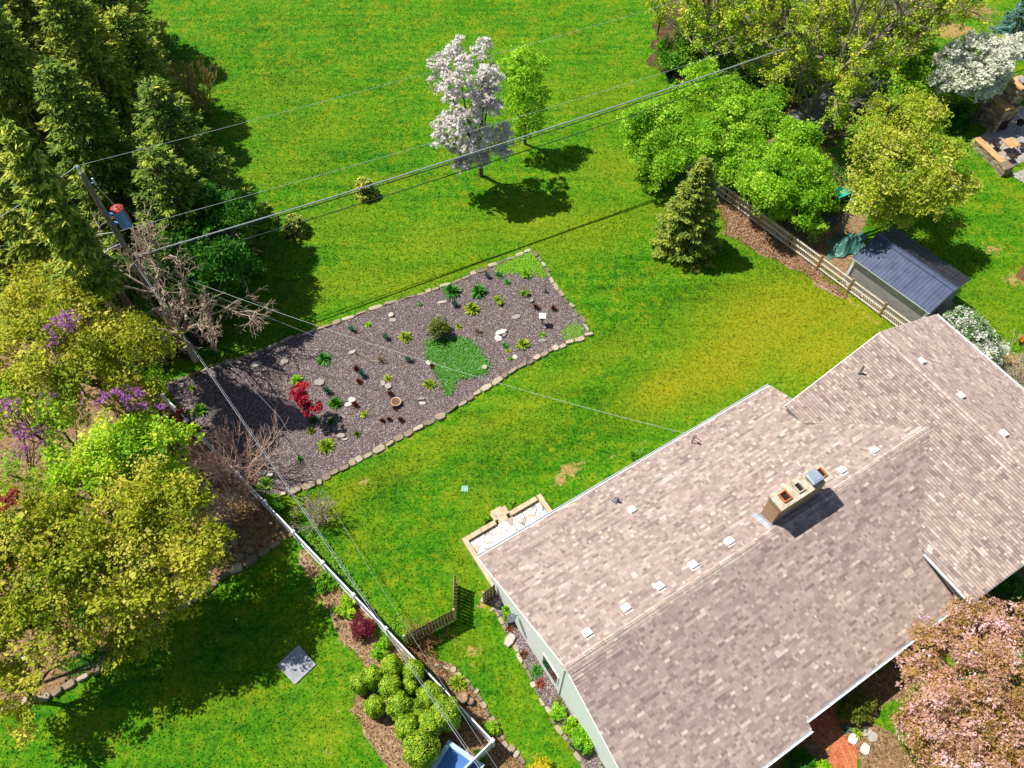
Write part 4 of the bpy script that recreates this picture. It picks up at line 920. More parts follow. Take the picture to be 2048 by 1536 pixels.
for i, (x, y, rr_, hh, lb) in enumerate([(925, 1397, .28, .4, 'round brown half barrel planter beside the white fence'), (941, 1404, .17, .3, 'small grey pot next to the half barrel planter')]):
    c = at(x, y); t = thing('planter', lb, 'planter', c); m = MB(); m.lathe(c, [(rr_ * .8, 0), (rr_, hh * .5), (rr_ * .97, hh), (rr_ * .85, hh), (rr_ * .83, hh - .06)], 18); m.build('tub', mat_plain('planter_wood', '#6d5138', '#94744f', 7, .8, .2) if i == 0 else M_GREYPL, t)
    m = MB(); m.lathe(c + ZX * (hh - .06), [(rr_ * .84, 0), (rr_ * .8, .02)], 16); m.build('soil', M_SOIL, t)
c = at(1160, 1497); t = thing('window_box', 'black plastic trough planter at the end of the climbing shrub', 'planter', c)
m = MB(); m.hexa(c + ZX * .15, np.array([.45, -.35, 0]) * .8, np.array([.12, .16, 0]), ZX * .15); m.build('trough', mat_plain('black_plastic', '#17181a', '#2b2c30', 5, .4, .1), t)
# framed square box by the fence corner
c = at(908, 1545, .8) * [1, 1, 0]; t = thing('framed_box', 'square blue topped box with pale frame inside the white fence corner', 'box', c)
ca = nrm(at(870, 1502) - at(905, 1540)); ex = nrm(at(985, 1560) - at(900, 1500)); ey = np.array([-ex[1], ex[0], 0])
M_BLUEC = mat_plain('blue_cover', '#2f5f96', '#3f74ad', 3, .6, .1); M_PALEF = mat_plain('shade_tinted_frame', '#8fa9bf', '#b4c6d6', 5, .6, .2)  # blue cast of the shade put into cover and frame colours
m = MB(); m.hexa(c + ZX * .4, ex * .85, ey * .85, ZX * .38); m.build('side', M_PALEF, t)
m = MB()
for s_ in (-1, 1): m.hexa(c + ex * .83 * s_ + ZX * .83, ex * .1, ey * .93, ZX * .05); m.hexa(c + ey * .83 * s_ + ZX * .832, ex * .72, ey * .1, ZX * .05)
m.build('frame', M_PALEF, t)
m = MB(); m.hexa(c + ZX * .8, ex * .72, ey * .72, ZX * .02); m.build('cover', M_BLUEC, t)
# white garden ornament under the maple
c = at(66, 1327); t = thing('gazing_ball', 'white ball ornament on a stand under the yellow green trees', 'garden ornament', c)
m = MB(); m.lathe(c, [(.14, 0), (.06, .08), (.05, .4), (.12, .5)], 12); m.build('stand', M_CEM, t); m = MB(); m.lathe(c + ZX * .68, [(.19 * math.sin(a), -.19 * math.cos(a)) for a in np.linspace(.15, 3.0, 9)], 14); m.build('ball', M_PORC, t)
# green tarp over a heap
rngt = np.random.default_rng(4); c = at(1692, 492); gxx, gyy = np.meshgrid(np.linspace(-1.6, 1.6, 40), np.linspace(-1.0, 1.0, 28))
hz = .75 * np.exp(-((gxx / 1.15) ** 2 + (gyy / .75) ** 2)) + .12 * np.abs(np.sin(gxx * 4 + gyy * 3)) + .1 * np.abs(np.sin(gxx * 7.3 - gyy * 5 + 1)) + .05 * np.sin(gxx * 13 + gyy * 9); hz *= np.clip(1.25 - np.hypot(gxx / 1.7, gyy / 1.1), 0, 1)
Vt = np.stack([c[0] + gxx * .8 + gyy * .25 + .1 * np.sin(gyy * 6), c[1] + gyy * .9 + gxx * .2 + .1 * np.sin(gxx * 5), hz + .02], -1).reshape(-1, 3)
ii = (np.arange(27)[:, None] * 40 + np.arange(39)[None]).ravel(); o = np_part('tarp', Vt, np.stack([ii, ii + 1, ii + 41, ii + 40], 1), mat_plain('green_tarp', '#2d5a52', '#4f8378', 3, .45, .2, spec=.5), None, loc=c); tag(o, 'crumpled dark green tarp over a heap beside the shed', 'tarp')
# wheelbarrow with teal tray
c = at(1676, 402); t = thing('wheelbarrow', 'wheelbarrow with bright teal tray under the yellow green tree', 'wheelbarrow', c)
M_TEAL = mat_plain('teal_plastic', '#0f9384', '#27b3a2', 3, .4, .05, spec=.5); e = np.array([.92, .38, 0]); f = np.array([-.38, .92, 0]); m = MB()
b0 = [c + e * x + f * y + ZX * .5 for x, y in ((-.35, -.25), (.35, -.2), (.35, .2), (-.35, .25))]; t0 = [c + e * x + f * y + ZX * z for x, y, z in ((-.55, -.42, .8), (.65, -.36, .88), (.65, .36, .88), (-.55, .42, .8))]
m.add(b0 + t0 + [q - ZX * .03 for q in b0], [[0, 1, 2, 3], [0, 4, 5, 1], [1, 5, 6, 2], [2, 6, 7, 3], [3, 7, 4, 0], [8, 11, 10, 9]]); m.build('tray', M_TEAL, t)
m = MB()
for s_ in (-1, 1): m.tube([c + e * .75 + f * .06 * s_ + ZX * .25, c + f * .2 * s_ + ZX * .45, c - e * 1.0 + f * .3 * s_ + ZX * .62], .03, 6)
m.build('handle_frame', M_SOOT, t)
for s_ in (-1, 1): m = MB(); m.tube([c - e * .2 + f * .2 * s_ + ZX * .45, c - e * .3 + f * .24 * s_], .025, 6); m.build('leg', M_SOOT, t)
m = MB(); m.lathe(c + e * .8 + ZX * .2 - f * .05, [(.05, 0), (.2, 0), (.2, .1), (.05, .1)], 16, ax=f); m.build('wheel', M_SOOT, t)
# pallet
c = at(1655, 440); m = MB(); e = nrm(at(1675, 452) - c); f = np.array([-e[1], e[0], 0])
for i in range(6): m.hexa(c + e * (-.5 + .2 * i) + ZX * .13, e * .06, f * .5, ZX * .012)
for s_ in (-.42, 0, .42): m.hexa(c + f * s_ + ZX * .06, e * .58, f * .04, ZX * .055)
o = m.build('pallet', M_GREYPL, None, c); tag(o, 'grey slatted pallet lying behind the picket fence', 'pallet')
# orange wheeled garden cart
c = at(2046, 700); t = thing('garden_cart', 'wooden garden cart with bright orange spoked wheels at the right edge', 'cart', c)
e = nrm(at(2090, 690) - at(2030, 700)); f = np.array([-e[1], e[0], 0]); M_ORANGE = mat_plain('orange_paint', '#c8481a', '#e0662e', 5, .5, .1); M_CARTW = mat_plain('cart_wood', '#a87245', '#cb9560', 5, .8, .3)
m = MB(); b0 = c + e * .55 + ZX * .55
m.hexa(b0, e * .6, f * .38, ZX * .03)
for s_ in (-1, 1): m.hexa(b0 + f * .4 * s_ + ZX * .2, e * .65, f * .025, ZX * .2)
for s_ in (-1, 1): m.hexa(b0 + e * .62 * s_ + ZX * .2, e * .025, f * .37, ZX * .2)
m.tube([b0 + e * .6 + f * .2, b0 + e * 1.3 + f * .2 + ZX * .1], .03, 6); m.build('body', M_CARTW, t)
for s_ in (-1, 1):
    wc = c + e * .25 + f * .5 * s_ + ZX * .45; m = MB()
    for k in range(20):
        a0, a1 = 2 * math.pi * k / 20, 2 * math.pi * (k + 1) / 20; m.beam(wc + .4 * (math.cos(a0) * e + math.sin(a0) * ZX), wc + .4 * (math.cos(a1) * e + math.sin(a1) * ZX), .06, .07, up=f)
    for k in range(8):
        a0 = math.pi * k / 4; m.beam(wc, wc + .38 * (math.cos(a0) * e + math.sin(a0) * ZX), .035, .03, up=f)
    m.lathe(wc - f * .05, [(.07, 0), (.07, .1)], 10, ax=f); m.build('wheel', M_ORANGE, t)
# neighbouring brick building corner at the right edge
c = at(2085, 560); t = thing('brick_building', 'corner of a pale red brick building at the right edge', 'building', c)
e = nrm(at(2120, 480) - at(2033, 548)); f = np.array([e[1], -e[0], 0]); b0 = at(2030, 552)
m = MB(); m.add([b0, b0 + e * 6, b0 + e * 6 + f * 5, b0 + f * 5] + [q + ZX * 2.6 for q in (b0, b0 + e * 6, b0 + e * 6 + f * 5, b0 + f * 5)], [[0, 1, 5, 4][::-1], [1, 2, 6, 5][::-1], [2, 3, 7, 6][::-1], [3, 0, 4, 7][::-1], [4, 5, 6, 7]])
m.build('wall', mat_brick('pale_red_brick', '#b5745e', '#a4604c', '#c4ab98', 1.6, .5, .17), t)
m = MB(); z = ZX * 2.62; q = b0 - e * .25 - f * .2
m.slab([q + z, q + f * 5.4 + z, q + f * 5.4 + e * 6.5 + z, q + e * 6.5 + z], (0, 0, -.12)); m.build('roof_edge', M_WHITE, t)

# ------------------------------------------------------------------ outdoor fireplace terrace
M_FIELD = mat_tint('field_stone', [(0, '#7d6c58'), (.5, '#a8937a'), (1, '#cdbba2')], .9, 3, .3, .5, 20); M_CAPST = mat_plain('sandstone_cap', '#a87f50', '#cba577', 3, .85, .3)
M_TERR = mat_plain('terrace_paving', '#8c8582', '#b0a7a2', 3, .85, .2)
def stone_block(m, c, ex, ey, z0, z1, r_):
    """courses of uneven stones around a core"""
    h = z1 - z0; n = max(1, round(h / .16)); lx, ly = np.linalg.norm(ex), np.linalg.norm(ey); dx, dy = ex / lx, ey / ly
    m.hexa(c + ZX * (z0 + z1) / 2, ex * .93, ey * .93, ZX * h / 2, .1)
    for i in range(n):
        z = z0 + h * (i + .5) / n
        for (o_, d, L, nv) in ((ey, dx, lx, dy), (-ey, dx, lx, -dy), (ex, dy, ly, dx), (-ex, dy, ly, -dx)):
            x = -L
            while x < L - .05:
                w_ = min(r_.uniform(.15, .45), L - x); m.hexa(c + o_ * .97 + d * (x + w_ / 2) + ZX * z - nv * .04 + nv * r_.uniform(-.02, .03), d * (w_ / 2 - .01), nv * .06, ZX * (h / n / 2 - .008), r_.random()); x += w_
rf = random.Random(31)
tc = at(1995, 250); te = nrm(at(2000, 335) - at(1940, 280)); tf_ = np.array([-te[1], te[0], 0]); tf_ = tf_ if tf_[1] > 0 else -tf_
fx = thing('stone_fireplace', 'stepped fieldstone fireplace with sandstone caps and tall chimney', 'fireplace', at(1960, 258))
fb = at(1985, 250)
m = MB(); stone_block(m, fb, te * .75, tf_ * .7, 0, 2.0, rf); stone_block(m, fb + tf_ * .25, te * .5, tf_ * .45, 2.0, 3.4, rf); m.build('body', M_FIELD, fx)
m = MB(); stone_block(m, fb - te * 1.05 + tf_ * .0, te * .3, tf_ * .6, 0, 1.0, rf); m.build('hearth_wing', M_FIELD, fx)
m = MB(); m.hexa(fb - tf_ * .45 + ZX * 2.06, te * .8, tf_ * .35, ZX * .06); m.build('mantel_cap', M_CAPST, fx)
m = MB(); m.hexa(fb + tf_ * .25 + ZX * 3.46, te * .62, tf_ * .57, ZX * .06); cp = m.build('chimney_cap', M_CAPST, fx)
m = MB(); m.hexa(fb + tf_ * .25 + ZX * 3.6, te * .18, tf_ * .16, ZX * .08); m.hexa(fb + tf_ * .25 + ZX * 3.72, te * .27, tf_ * .24, ZX * .02); m.build('flue_cover', M_STEEL, cp)
m = MB(); m.hexa(fb + te * .76 + ZX * .55, te * .03, tf_ * .4, ZX * .4); m.build('firebox', M_SOOT, fx)
tw = thing('terrace_wall', 'low fieldstone terrace wall with orange sandstone cap', 'wall', at(1965, 300))
w0, w1 = at(1942, 288), at(2003, 345); we = nrm(w1 - w0); wf_ = np.array([-we[1], we[0], 0])
m = MB(); stone_block(m, (w0 + w1) / 2, (w1 - w0) / 2, wf_ * .2, 0, .6, rf); stone_block(m, w1, we * .35, wf_ * .35, 0, .7, rf); m.build('stonework', M_FIELD, tw)
m = MB(); m.hexa((w0 + w1) / 2 - we * .1 + ZX * .64, (w1 - w0) / 2 - we * .25, wf_ * .26, ZX * .035); m.build('cap', M_CAPST, tw)
tp = [w0, w1, w1 + nrm(tf_ + te * .9) * 6, w0 + tf_ * 5 + te * 2.5]; o = sheet('terrace', [at(1945, 290), at(2003, 342), at(2060, 318), at(2140, 260), at(2140, 180), at(2010, 225)], .03, M_TERR, 'pale paved terrace in front of the stone fireplace', 'terrace', edge=.01)
def table_set(c):
    t = thing('garden_table', 'square tan topped patio table on the fireplace terrace', 'table', c); m = MB(); m.hexa(c + ZX * .72, te * .45, tf_ * .45, ZX * .025); m.build('tabletop', M_CAPST, t)
    for sx in (-1, 1):
        for sy in (-1, 1): m = MB(); m.tube([c + te * .38 * sx + tf_ * .38 * sy, c + te * .38 * sx + tf_ * .38 * sy + ZX * .7], .025, 6); m.build('leg', M_SOOT, t)
table_set(at(2012, 302))
def chair(c, ang, lb):
    e = np.array([math.cos(ang), math.sin(ang), 0]); f = np.array([-e[1], e[0], 0]); t = thing('patio_chair', lb, 'chair', c, 'dark metal patio chairs')
    m = MB(); m.hexa(c + ZX * .43, e * .24, f * .25, ZX * .02); m.build('seat', mat_dark, t)
    m = MB()
    for k in range(6): m.beam(c - e * .24 + f * (-.2 + .08 * k) + ZX * .45, c - e * .34 + f * (-.2 + .08 * k) + ZX * .95, .02, .02, up=f)
    m.beam(c - e * .34 - f * .25 + ZX * .95, c - e * .34 + f * .25 + ZX * .95, .03, .03); m.build('backrest', mat_dark, t)
    for sx in (-1, 1):
        for sy in (-1, 1): m = MB(); m.tube([c + e * .21 * sx + f * .22 * sy, c + e * .21 * sx + f * .22 * sy + ZX * .42], .018, 5); m.build('leg', mat_dark, t)
mat_dark = mat_plain('dark_metal', '#2f2420', '#4a3830', 6, .5, 0)
chair(at(1986, 298), .3, 'dark metal patio chair nearest the terrace wall'); chair(at(2018, 322), 1.8, 'dark metal patio chair in front of the tan table'); chair(at(2040, 300), 3.0, 'dark metal patio chair beyond the tan table at the right edge')
c = at(2030, 262); t = thing('kettle_grill', 'black round grill standing on the fireplace terrace', 'grill', c); m = MB(); m.lathe(c + ZX * .75, [(.05, -.25), (.22, -.15), (.28, 0), (.24, .14), (.1, .22), (.02, .24)], 14); m.build('bowl', M_SOOT, t)
for k in range(3): a = k * 2.09; m = MB(); m.tube([c + ZX * .6, c + np.array([math.cos(a) * .28, math.sin(a) * .28, 0])], .015, 5); m.build('leg', M_SOOT, t)
o = sheet('terrace_step', pts((2020, 350), (2048, 338), (2090, 350), (2060, 372)), .012, M_TERR, 'pale slab at the edge of the fireplace terrace', 'paving slab', edge=.01)
# ------------------------------------------------------------------ trees
M_BARK = mat_plain('bark', '#4d4136', '#776858', 6, .95, .6, fine=30, bdist=.02)
M_BARKG = mat_plain('grey_bark', '#6f6459', '#a09384', 6, .9, .5, fine=30, bdist=.02)
M_TWIG = mat_plain('pale_twig', '#a08a76', '#cdb8a4', 8, .9, .2)
M_TWIGR = mat_plain('pinkish_twig', '#b08c7e', '#dcbcae', 8, .9, .2)
L_MAPLE = mat_leaf('maple_leaf', [(0, '#4f7a10'), (.35, '#8a9c1c'), (.65, '#b5b52c'), (1, '#d3c856')], .35, gain=1.05)
L_MAPLE2 = mat_leaf('maple_leaf_green', [(0, '#3f7a0c'), (.4, '#74a316'), (.75, '#9fb824'), (1, '#c4c444')], .35, gain=1.35)
L_LILAC = mat_leaf('lilac_leaf', [(0, '#3a7408'), (.4, '#6a9c14'), (.75, '#93b82a'), (1, '#b8cc50')], .35, gain=1.4)
L_DARKG = mat_leaf('dark_green_leaf', [(0, '#265f0c'), (.5, '#3d8014'), (1, '#6ba428')], .35, gain=.95)
L_SPARSE = mat_leaf('sparse_yellow_leaf', [(0, '#4c860c'), (.35, '#82a018'), (.7, '#aab02c'), (1, '#ccb645')], .4, gain=1.6)
L_OLIVE = mat_leaf('olive_leaf', [(0, '#4a7a12'), (.4, '#84961f'), (.75, '#aaa93a'), (1, '#c9c27c')], .35, gain=1.5)
L_CONIF = mat_leaf('spruce_needle', [(0, '#26400f'), (.4, '#43591a'), (.75, '#6b7426'), (1, '#94943c')], .15, .6, gain=2.0)
L_TALLC = mat_leaf('tall_conifer_needle', [(0, '#233c0c'), (.4, '#435a16'), (.7, '#737a24'), (1, '#a09a3e')], .2, .6, gain=2.3)
L_WHITE = mat_leaf('white_blossom', [(0, '#6f8a3c'), (.14, '#8fa458'), (.2, '#c9c0b8'), (.6, '#e2dad6'), (1, '#f2ecea')], .35)
L_WHITE2 = mat_leaf('cream_blossom', [(0, '#4f8a22'), (.3, '#8aa860'), (.4, '#bcc4a4'), (.7, '#d8dac6'), (1, '#ecebdd')], .35)
L_LIME = mat_leaf('lime_leaf', [(0, '#3f850c'), (.5, '#73ab18'), (1, '#a9cc34')], .4, gain=1.3)
L_PINK = mat_leaf('crabapple_blossom', [(0, '#55581c'), (.25, '#8a7030'), (.5, '#a8855c'), (.75, '#bd978c'), (1, '#dab8be')], .4, gain=1.45)
L_ARBV = mat_leaf('arborvitae_spray', [(0, '#2e5a0e'), (.4, '#567d14'), (.75, '#7f9a1f'), (1, '#a9b038')], .2, gain=1.5)
L_BARB = mat_leaf('red_barberry_leaf', [(0, '#4a1420'), (.5, '#7a2536'), (1, '#a8485a')], .3)
L_RED = mat_leaf('red_maple_leaf', [(0, '#8a1428'), (.5, '#b82238'), (1, '#d84a56')], .35)
L_RUST = mat_leaf('rust_leaf', [(0, '#6e2a1c'), (.5, '#9a4232'), (1, '#b8705a')], .3)
L_PURP = mat_leaf('redbud_blossom', [(0, '#8a4a8e'), (.5, '#a862ae'), (1, '#c488c6')], .3)
L_YEL = mat_leaf('golden_leaf', [(0, '#a8a010'), (.5, '#d0c01c'), (1, '#e6d84a')], .35)
L_SHRUB = mat_leaf('shrub_leaf', [(0, '#2f6c0c'), (.5, '#5c9418'), (1, '#98b838')], .35, gain=1.25)
L_FLOWR = mat_leaf('viburnum_flower', [(0, '#2f6a14'), (.5, '#5c8a30'), (.56, '#b9bfa8'), (.8, '#dadbcc'), (1, '#efeee6')], .3)
L_BLUE = mat_leaf('blue_spruce_needle', [(0, '#2f5a52'), (.5, '#5a857c'), (1, '#8aaea4')], .2)

def lobe_points(lobes, n, rng, surf=.7, zmin=-.55):
    w = np.array([l[1][0] * l[1][1] * (l[2] if len(l) > 2 else 1) for l in lobes]); k = rng.choice(len(lobes), n, p=w / w.sum())
    d = rng.normal(size=(n * 3, 3)); d /= np.linalg.norm(d, axis=1, keepdims=True); d = d[d[:, 2] > zmin]
    while len(d) < n: d = np.vstack([d, d])
    d = d[:n]; rad = surf + (1 - surf) * rng.random(n) ** .6 + rng.normal(0, .05, n)
    C = np.array([l[0] for l in lobes])[k]; Rr = np.array([l[1] for l in lobes])[k]
    return C + d * Rr * rad[:, None], d, k

def rough_lobes(lobes, rng, k=5):
    out = []
    for l in lobes:
        c, R_ = np.array(l[0]), np.array(l[1]); w = l[2] if len(l) > 2 else 1
        out.append((c, R_ * .72, w * .8))
        for _ in range(k):
            d = nrm(rng.normal(size=3) * [1, 1, .8] + [0, 0, .25]); out.append((c + d * R_ * rng.uniform(.5, .8), R_ * rng.uniform(.26, .46), w * 1.1))
    return out

def crown(lobes, n, size, rng, clumps=None, csize=.34, surf=.7, updir=.7, flat=.7, ar=.62, zmin=-.55, tb=.5, tvar=.16, rough=5, per=80):
    """leaves gathered in flat sprays spread through uneven lobes"""
    lb = rough_lobes(lobes, rng, rough) if rough else lobes
    nc = clumps or max(20, n // per); P, d, k = lobe_points(lb, nc, rng, surf, zmin)
    pw = rng.gamma(2.0, 1.0, nc); ci = rng.choice(nc, n, p=pw / pw.sum()); cs = np.sqrt(pw / 2.0)[ci] * csize * rng.uniform(.8, 1.2, nc)[ci]
    tilt = rng.normal(0, .35, (nc, 3)) + d * .45 + [0, 0, updir]; tilt /= np.linalg.norm(tilt, axis=1, keepdims=True)
    off = rng.normal(0, 1, (n, 3)); off /= np.linalg.norm(off, axis=1, keepdims=True); off *= (rng.random((n, 1)) ** .45)
    tn = tilt[ci]; off = off - tn * ((off * tn).sum(1, keepdims=True) * .6); C = P[ci] + off * cs[:, None] * 1.5
    N = tn + rng.normal(0, flat, (n, 3)) * .7
    L = size * np.exp(rng.normal(0, .33, n)); V, F = leaf_quads(C, N, L, L * ar, rng)
    ct = rng.normal(0, tvar, nc) + .11 * np.sin(P[:, 0] * 1.3 + P[:, 2]) * np.cos(P[:, 1] * 1.1); t = np.clip(tb + ct[ci] + rng.normal(0, .14, n), 0, 1)
    return V, F, t, P

def limbs(base, fork, lobes, tips, r0, rng, n_side=5):
    """trunk to the fork, limbs to each lobe, twigs to clumps"""
    P0, P1, R0, R1 = [], [], [], []
    def run(a, b, ra, rb, k=4, wob=.08):
        a, b = np.array(a, float), np.array(b, float); prev = a; L = np.linalg.norm(b - a)
        for i in range(1, k + 1):
            t = i / k; p = a + (b - a) * t + (rng.normal(0, wob * L / k, 3) if i < k else 0) + np.array([0, 0, -.06 * L * math.sin(math.pi * t)]) * (ra < r0 * .9)
            P0.append(prev); P1.append(p); R0.append(ra + (rb - ra) * (t - 1 / k)); R1.append(ra + (rb - ra) * t); prev = p
    run(base - np.array([0, 0, .1]), fork, r0, r0 * .75, 4, .04)
    lc = np.array([l[0] for l in lobes])
    for c in lc: run(fork, c, r0 * .5, r0 * .16, 5)
    for t in tips:
        j = np.argmin(((lc - t) ** 2).sum(1)); s_ = fork + (lc[j] - fork) * rng.uniform(.5, 1.0); run(s_, t, r0 * .13, .008, 3, .12)
    return seg_tubes(np.array(P0), np.array(P1), np.array(R0), np.array(R1), n_side)

def tree(name, label, cat, base, lobes, n, size, leafm, r0=.18, fork=None, seed=1, bark=None, group=None, tips=90, **kw):
    rng = np.random.default_rng(seed); base = np.array(base, float)
    t = thing(name, label, cat, base, group); V, F, tt, P = crown(lobes, n, size, rng, **kw)
    np_part('crown', V, F, leafm, t, tint=tt)
    lc = np.mean([l[0] for l in lobes], 0)
    fk = np.array(fork) if fork is not None else base + (lc - base) * np.array([.25, .25, .42])
    Vt, Ft = limbs(base, fk, lobes, P[rng.choice(len(P), min(tips, len(P)), replace=False)], r0, rng)
    np_part('trunk', Vt, Ft, bark or M_BARK, t, smooth=True)
    return t

def lobes_px(*a):
    """(px, py, z, rx, rz[, weight])"""
    return [(at(x, y, z), (r_, r_, rz), *w) for x, y, z, r_, rz, *w in a]

def shrub(name, label, base, r_, h, n, size, leafm, seed, cat='shrub', group=None, stems=14, **kw):
    base = np.array(base, float); rng = np.random.default_rng(seed); lobes = [(base + ZX * h * .5, (r_, r_, h * .5))]
    for k in range(4):
        a = rng.uniform(0, 6.28); lobes.append((base + np.array([math.cos(a) * r_ * .45, math.sin(a) * r_ * .45, h * rng.uniform(.4, .62)]), (r_ * .6, r_ * .6, h * .38)))
    t = thing(name, label, cat, base, group); kw.setdefault('csize', .12 * r_ + .03); kw.setdefault('per', 40); kw.setdefault('rough', 3); V, F, tt, P = crown(lobes, n, size, rng, **kw)
    V[:, 2] = np.maximum(V[:, 2], .01); np_part('foliage', V, F, leafm, t, tint=tt)
    k = rng.choice(len(P), min(stems, len(P)), replace=False); B = base + rng.normal(0, .06, (len(k), 3)) * [1, 1, 0]
    Vs, Fs = seg_tubes(B, P[k], np.full(len(k), .02), np.full(len(k), .006), 4); np_part('stem', Vs, Fs, M_BARK, t)
    return t

def conifer(name, label, base, h, rmax, seed, leafm, z0=.06, dens=1.0, per=7, droop=.22, spray=.42, sw=.16, group=None, tb=.45, power=.85, cat='tree', n_whorl=None, arc=None):
    rng = np.random.default_rng(seed); base = np.array(base, float); t = thing(name, label, cat, base, group)
    nw = n_whorl or int(h * 2.6); C, N, T, L, tt, P0, P1, R0, R1 = [], [], [], [], [], [], [], [], []
    for i in range(nw):
        fz = z0 + (1 - z0) * (i + rng.uniform(-.3, .3)) / nw; fz = min(max(fz, z0), .985); z = fz * h; R_ = rmax * (1 - fz) ** power + .12
        a0 = rng.uniform(0, 6.28)
        for k in range(per):
            a = a0 + 2 * math.pi * k / per + rng.normal(0, .2)
            if arc: a = rng.uniform(*arc)
            ln = R_ * rng.uniform(.72, 1.12); d = np.array([math.cos(a), math.sin(a), 0]); s_ = np.array([-d[1], d[0], 0])
            lift = .55 * fz - droop * (1 - fz)
            m_ = max(4, int(ln * 17 * dens)); u = np.sqrt(rng.uniform(.04, 1, m_)); path = base + ZX * z + d * (u * ln)[:, None] + ZX * (ln * (lift * u - .22 * u ** 2 + .12 * u ** 4))[:, None]
            wid = .36 * ln * (1 - u) ** .7 + .1; lat = rng.uniform(-1, 1, m_) * wid; C.append(path + s_ * lat[:, None] + rng.normal(0, .04, (m_, 3)) - ZX * (np.abs(lat) * .25)[:, None])
            T.append(d + s_ * (np.sign(lat) * rng.uniform(.3, 1.1, m_))[:, None] + ZX * rng.normal(-.25, .22, m_)[:, None]); N.append(np.array([0, 0, 1.0]) + rng.normal(0, .45, (m_, 3)))
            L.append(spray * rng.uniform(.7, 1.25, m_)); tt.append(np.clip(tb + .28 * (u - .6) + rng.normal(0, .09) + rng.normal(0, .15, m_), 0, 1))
            e = base + ZX * z + d * ln * .8 + ZX * ln * (lift * .8 - .14); P0.append(base + ZX * z); P1.append(e); R0.append(.012 + .012 * ln); R1.append(.006)
    C, N, T, L, tt = map(np.concatenate, (C, N, T, L, tt)); V, F = leaf_quads(C, N, L, L * sw / spray * 1.0, rng, T=T)
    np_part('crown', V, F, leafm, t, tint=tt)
    P0 += [base, base + ZX * h * .5]; P1 += [base + ZX * h * .5, base + ZX * h]; r_ = .012 * h + .03; R0 += [r_, r_ * .6]; R1 += [r_ * .6, .01]
    Vt, Ft = seg_tubes(np.array(P0), np.array(P1), np.array(R0), np.array(R1), 6); np_part('trunk', Vt, Ft, M_BARK, t)
    return t

def branching(starts, depth, rng, spread=.5, shrink=.74, kids=(2, 3), up=.12, seg=3, wob=.12, out=None):
    """recursive bare branches -> segments and tips; starts: (point, direction, length, radius)"""
    P0, P1, R0, R1, tips = [], [], [], [], []
    st = [(np.array(p, float), nrm(d), l, r_, depth) for p, d, l, r_ in starts]
    while st:
        p, d, l, r_, k = st.pop(); q = p
        for i in range(seg):
            d = nrm(d + rng.normal(0, wob, 3) + np.array([0, 0, up * .3])); e = q + d * l / seg; ra, rb = r_ * (1 - .3 * i / seg), r_ * (1 - .3 * (i + 1) / seg)
            P0.append(q); P1.append(e); R0.append(ra); R1.append(rb); q = e
            if k > 0 and i < seg - 1 and rng.random() < .55: st.append((q, nrm(d + rng.normal(0, spread * 1.2, 3) + np.array([0, 0, up])), l * shrink * rng.uniform(.55, .9), r_ * .5, k - 1))
        if k > 0:
            for j in range(rng.integers(kids[0], kids[1] + 1)): st.append((q, nrm(d + rng.normal(0, spread, 3) + np.array([0, 0, up])), l * shrink * rng.uniform(.75, 1.15), r_ * .66, k - 1))
        else: tips.append(q)
    return np.array(P0), np.array(P1), np.maximum(np.array(R0), .010), np.maximum(np.array(R1), .008), np.array(tips)

# --- tall conifers in the far left corner
TC = [((330, 724), 17, 3.3, .47), ((205, 640), 12.5, 3.3, .1), ((100, 600), 13.5, 3.4, .1), ((290, 480), 13, 3.6, .12), ((432, 470), 11.5, 3.7, .05), ((425, 560), 10.5, 3.3, .05), ((285, 330), 14.5, 3.6, .15), ((170, 400), 16, 3.6, .2), ((40, 420), 16.5, 3.6, .2), ((300, 215), 13.5, 3.4, .12), ((180, 240), 16, 3.6, .15), ((60, 240), 16, 3.6, .2), ((270, 110), 13, 3.4, .12), ((150, 110), 15, 3.6, .2), ((345, 280), 10, 2.8, .1)]
TL = ['one sided tall conifer with bare lower trunk at the mulch bed tip', 'conifer just left of the utility pole behind the bare tree', 'conifer at the left edge directly above the maples', 'shade darkened conifer directly behind the transformer', 'shade darkened conifer at the lawn side below the twiggy bush', 'lowest shade darkened conifer next to the dense green tree', 'dark conifer directly behind the tan twiggy bush', 'tall conifer in the middle of the dark grove', 'tall conifer at the left edge in the middle of the dark grove', 'tall conifer on the lawn side of the upper grove', 'tall yellowish green conifer in the upper grove', 'tall conifer near the upper left corner of the grove', 'tall conifer at the far lawn edge of the grove', 'tall conifer at the top edge of the grove', 'small conifer at the lawn side of the twiggy bush']
for i, ((x, y), h, r_, z0_) in enumerate(TC):
    conifer('conifer_tree', TL[i], at(x, y), h, r_, 100 + i, L_TALLC, z0=z0_, dens=1.5, arc=(2.7, 5.6) if i == 0 else None, per=5 if i == 0 else 8, droop=.4, spray=.36, sw=.115, group='tall conifers of the far left grove', tb=.36 if i in (3, 4, 5) else .52, power=.6)  # lower tb paints neighbours' shade into three of the conifers
conifer('spruce_tree', 'broad young spruce standing alone beside the picket fence', at(1366, 494), 7.3, 2.25, 130, L_CONIF, z0=.03, dens=3.6, per=10, droop=.12, spray=.22, sw=.085, tb=.55, n_whorl=30)
conifer('spruce_tree', 'blue green spruce at the top right corner', at(2010, 90), 4.6, 1.9, 131, L_BLUE, z0=.05, dens=1.2, per=8, spray=.35, sw=.14)
conifer('small_evergreen', 'small round evergreen on the lawn just behind the power cable', at(732, 390), 1.35, .75, 132, L_CONIF, z0=.05, dens=3.5, per=8, spray=.2, sw=.1, tb=.75, n_whorl=9, power=.55, cat='shrub')
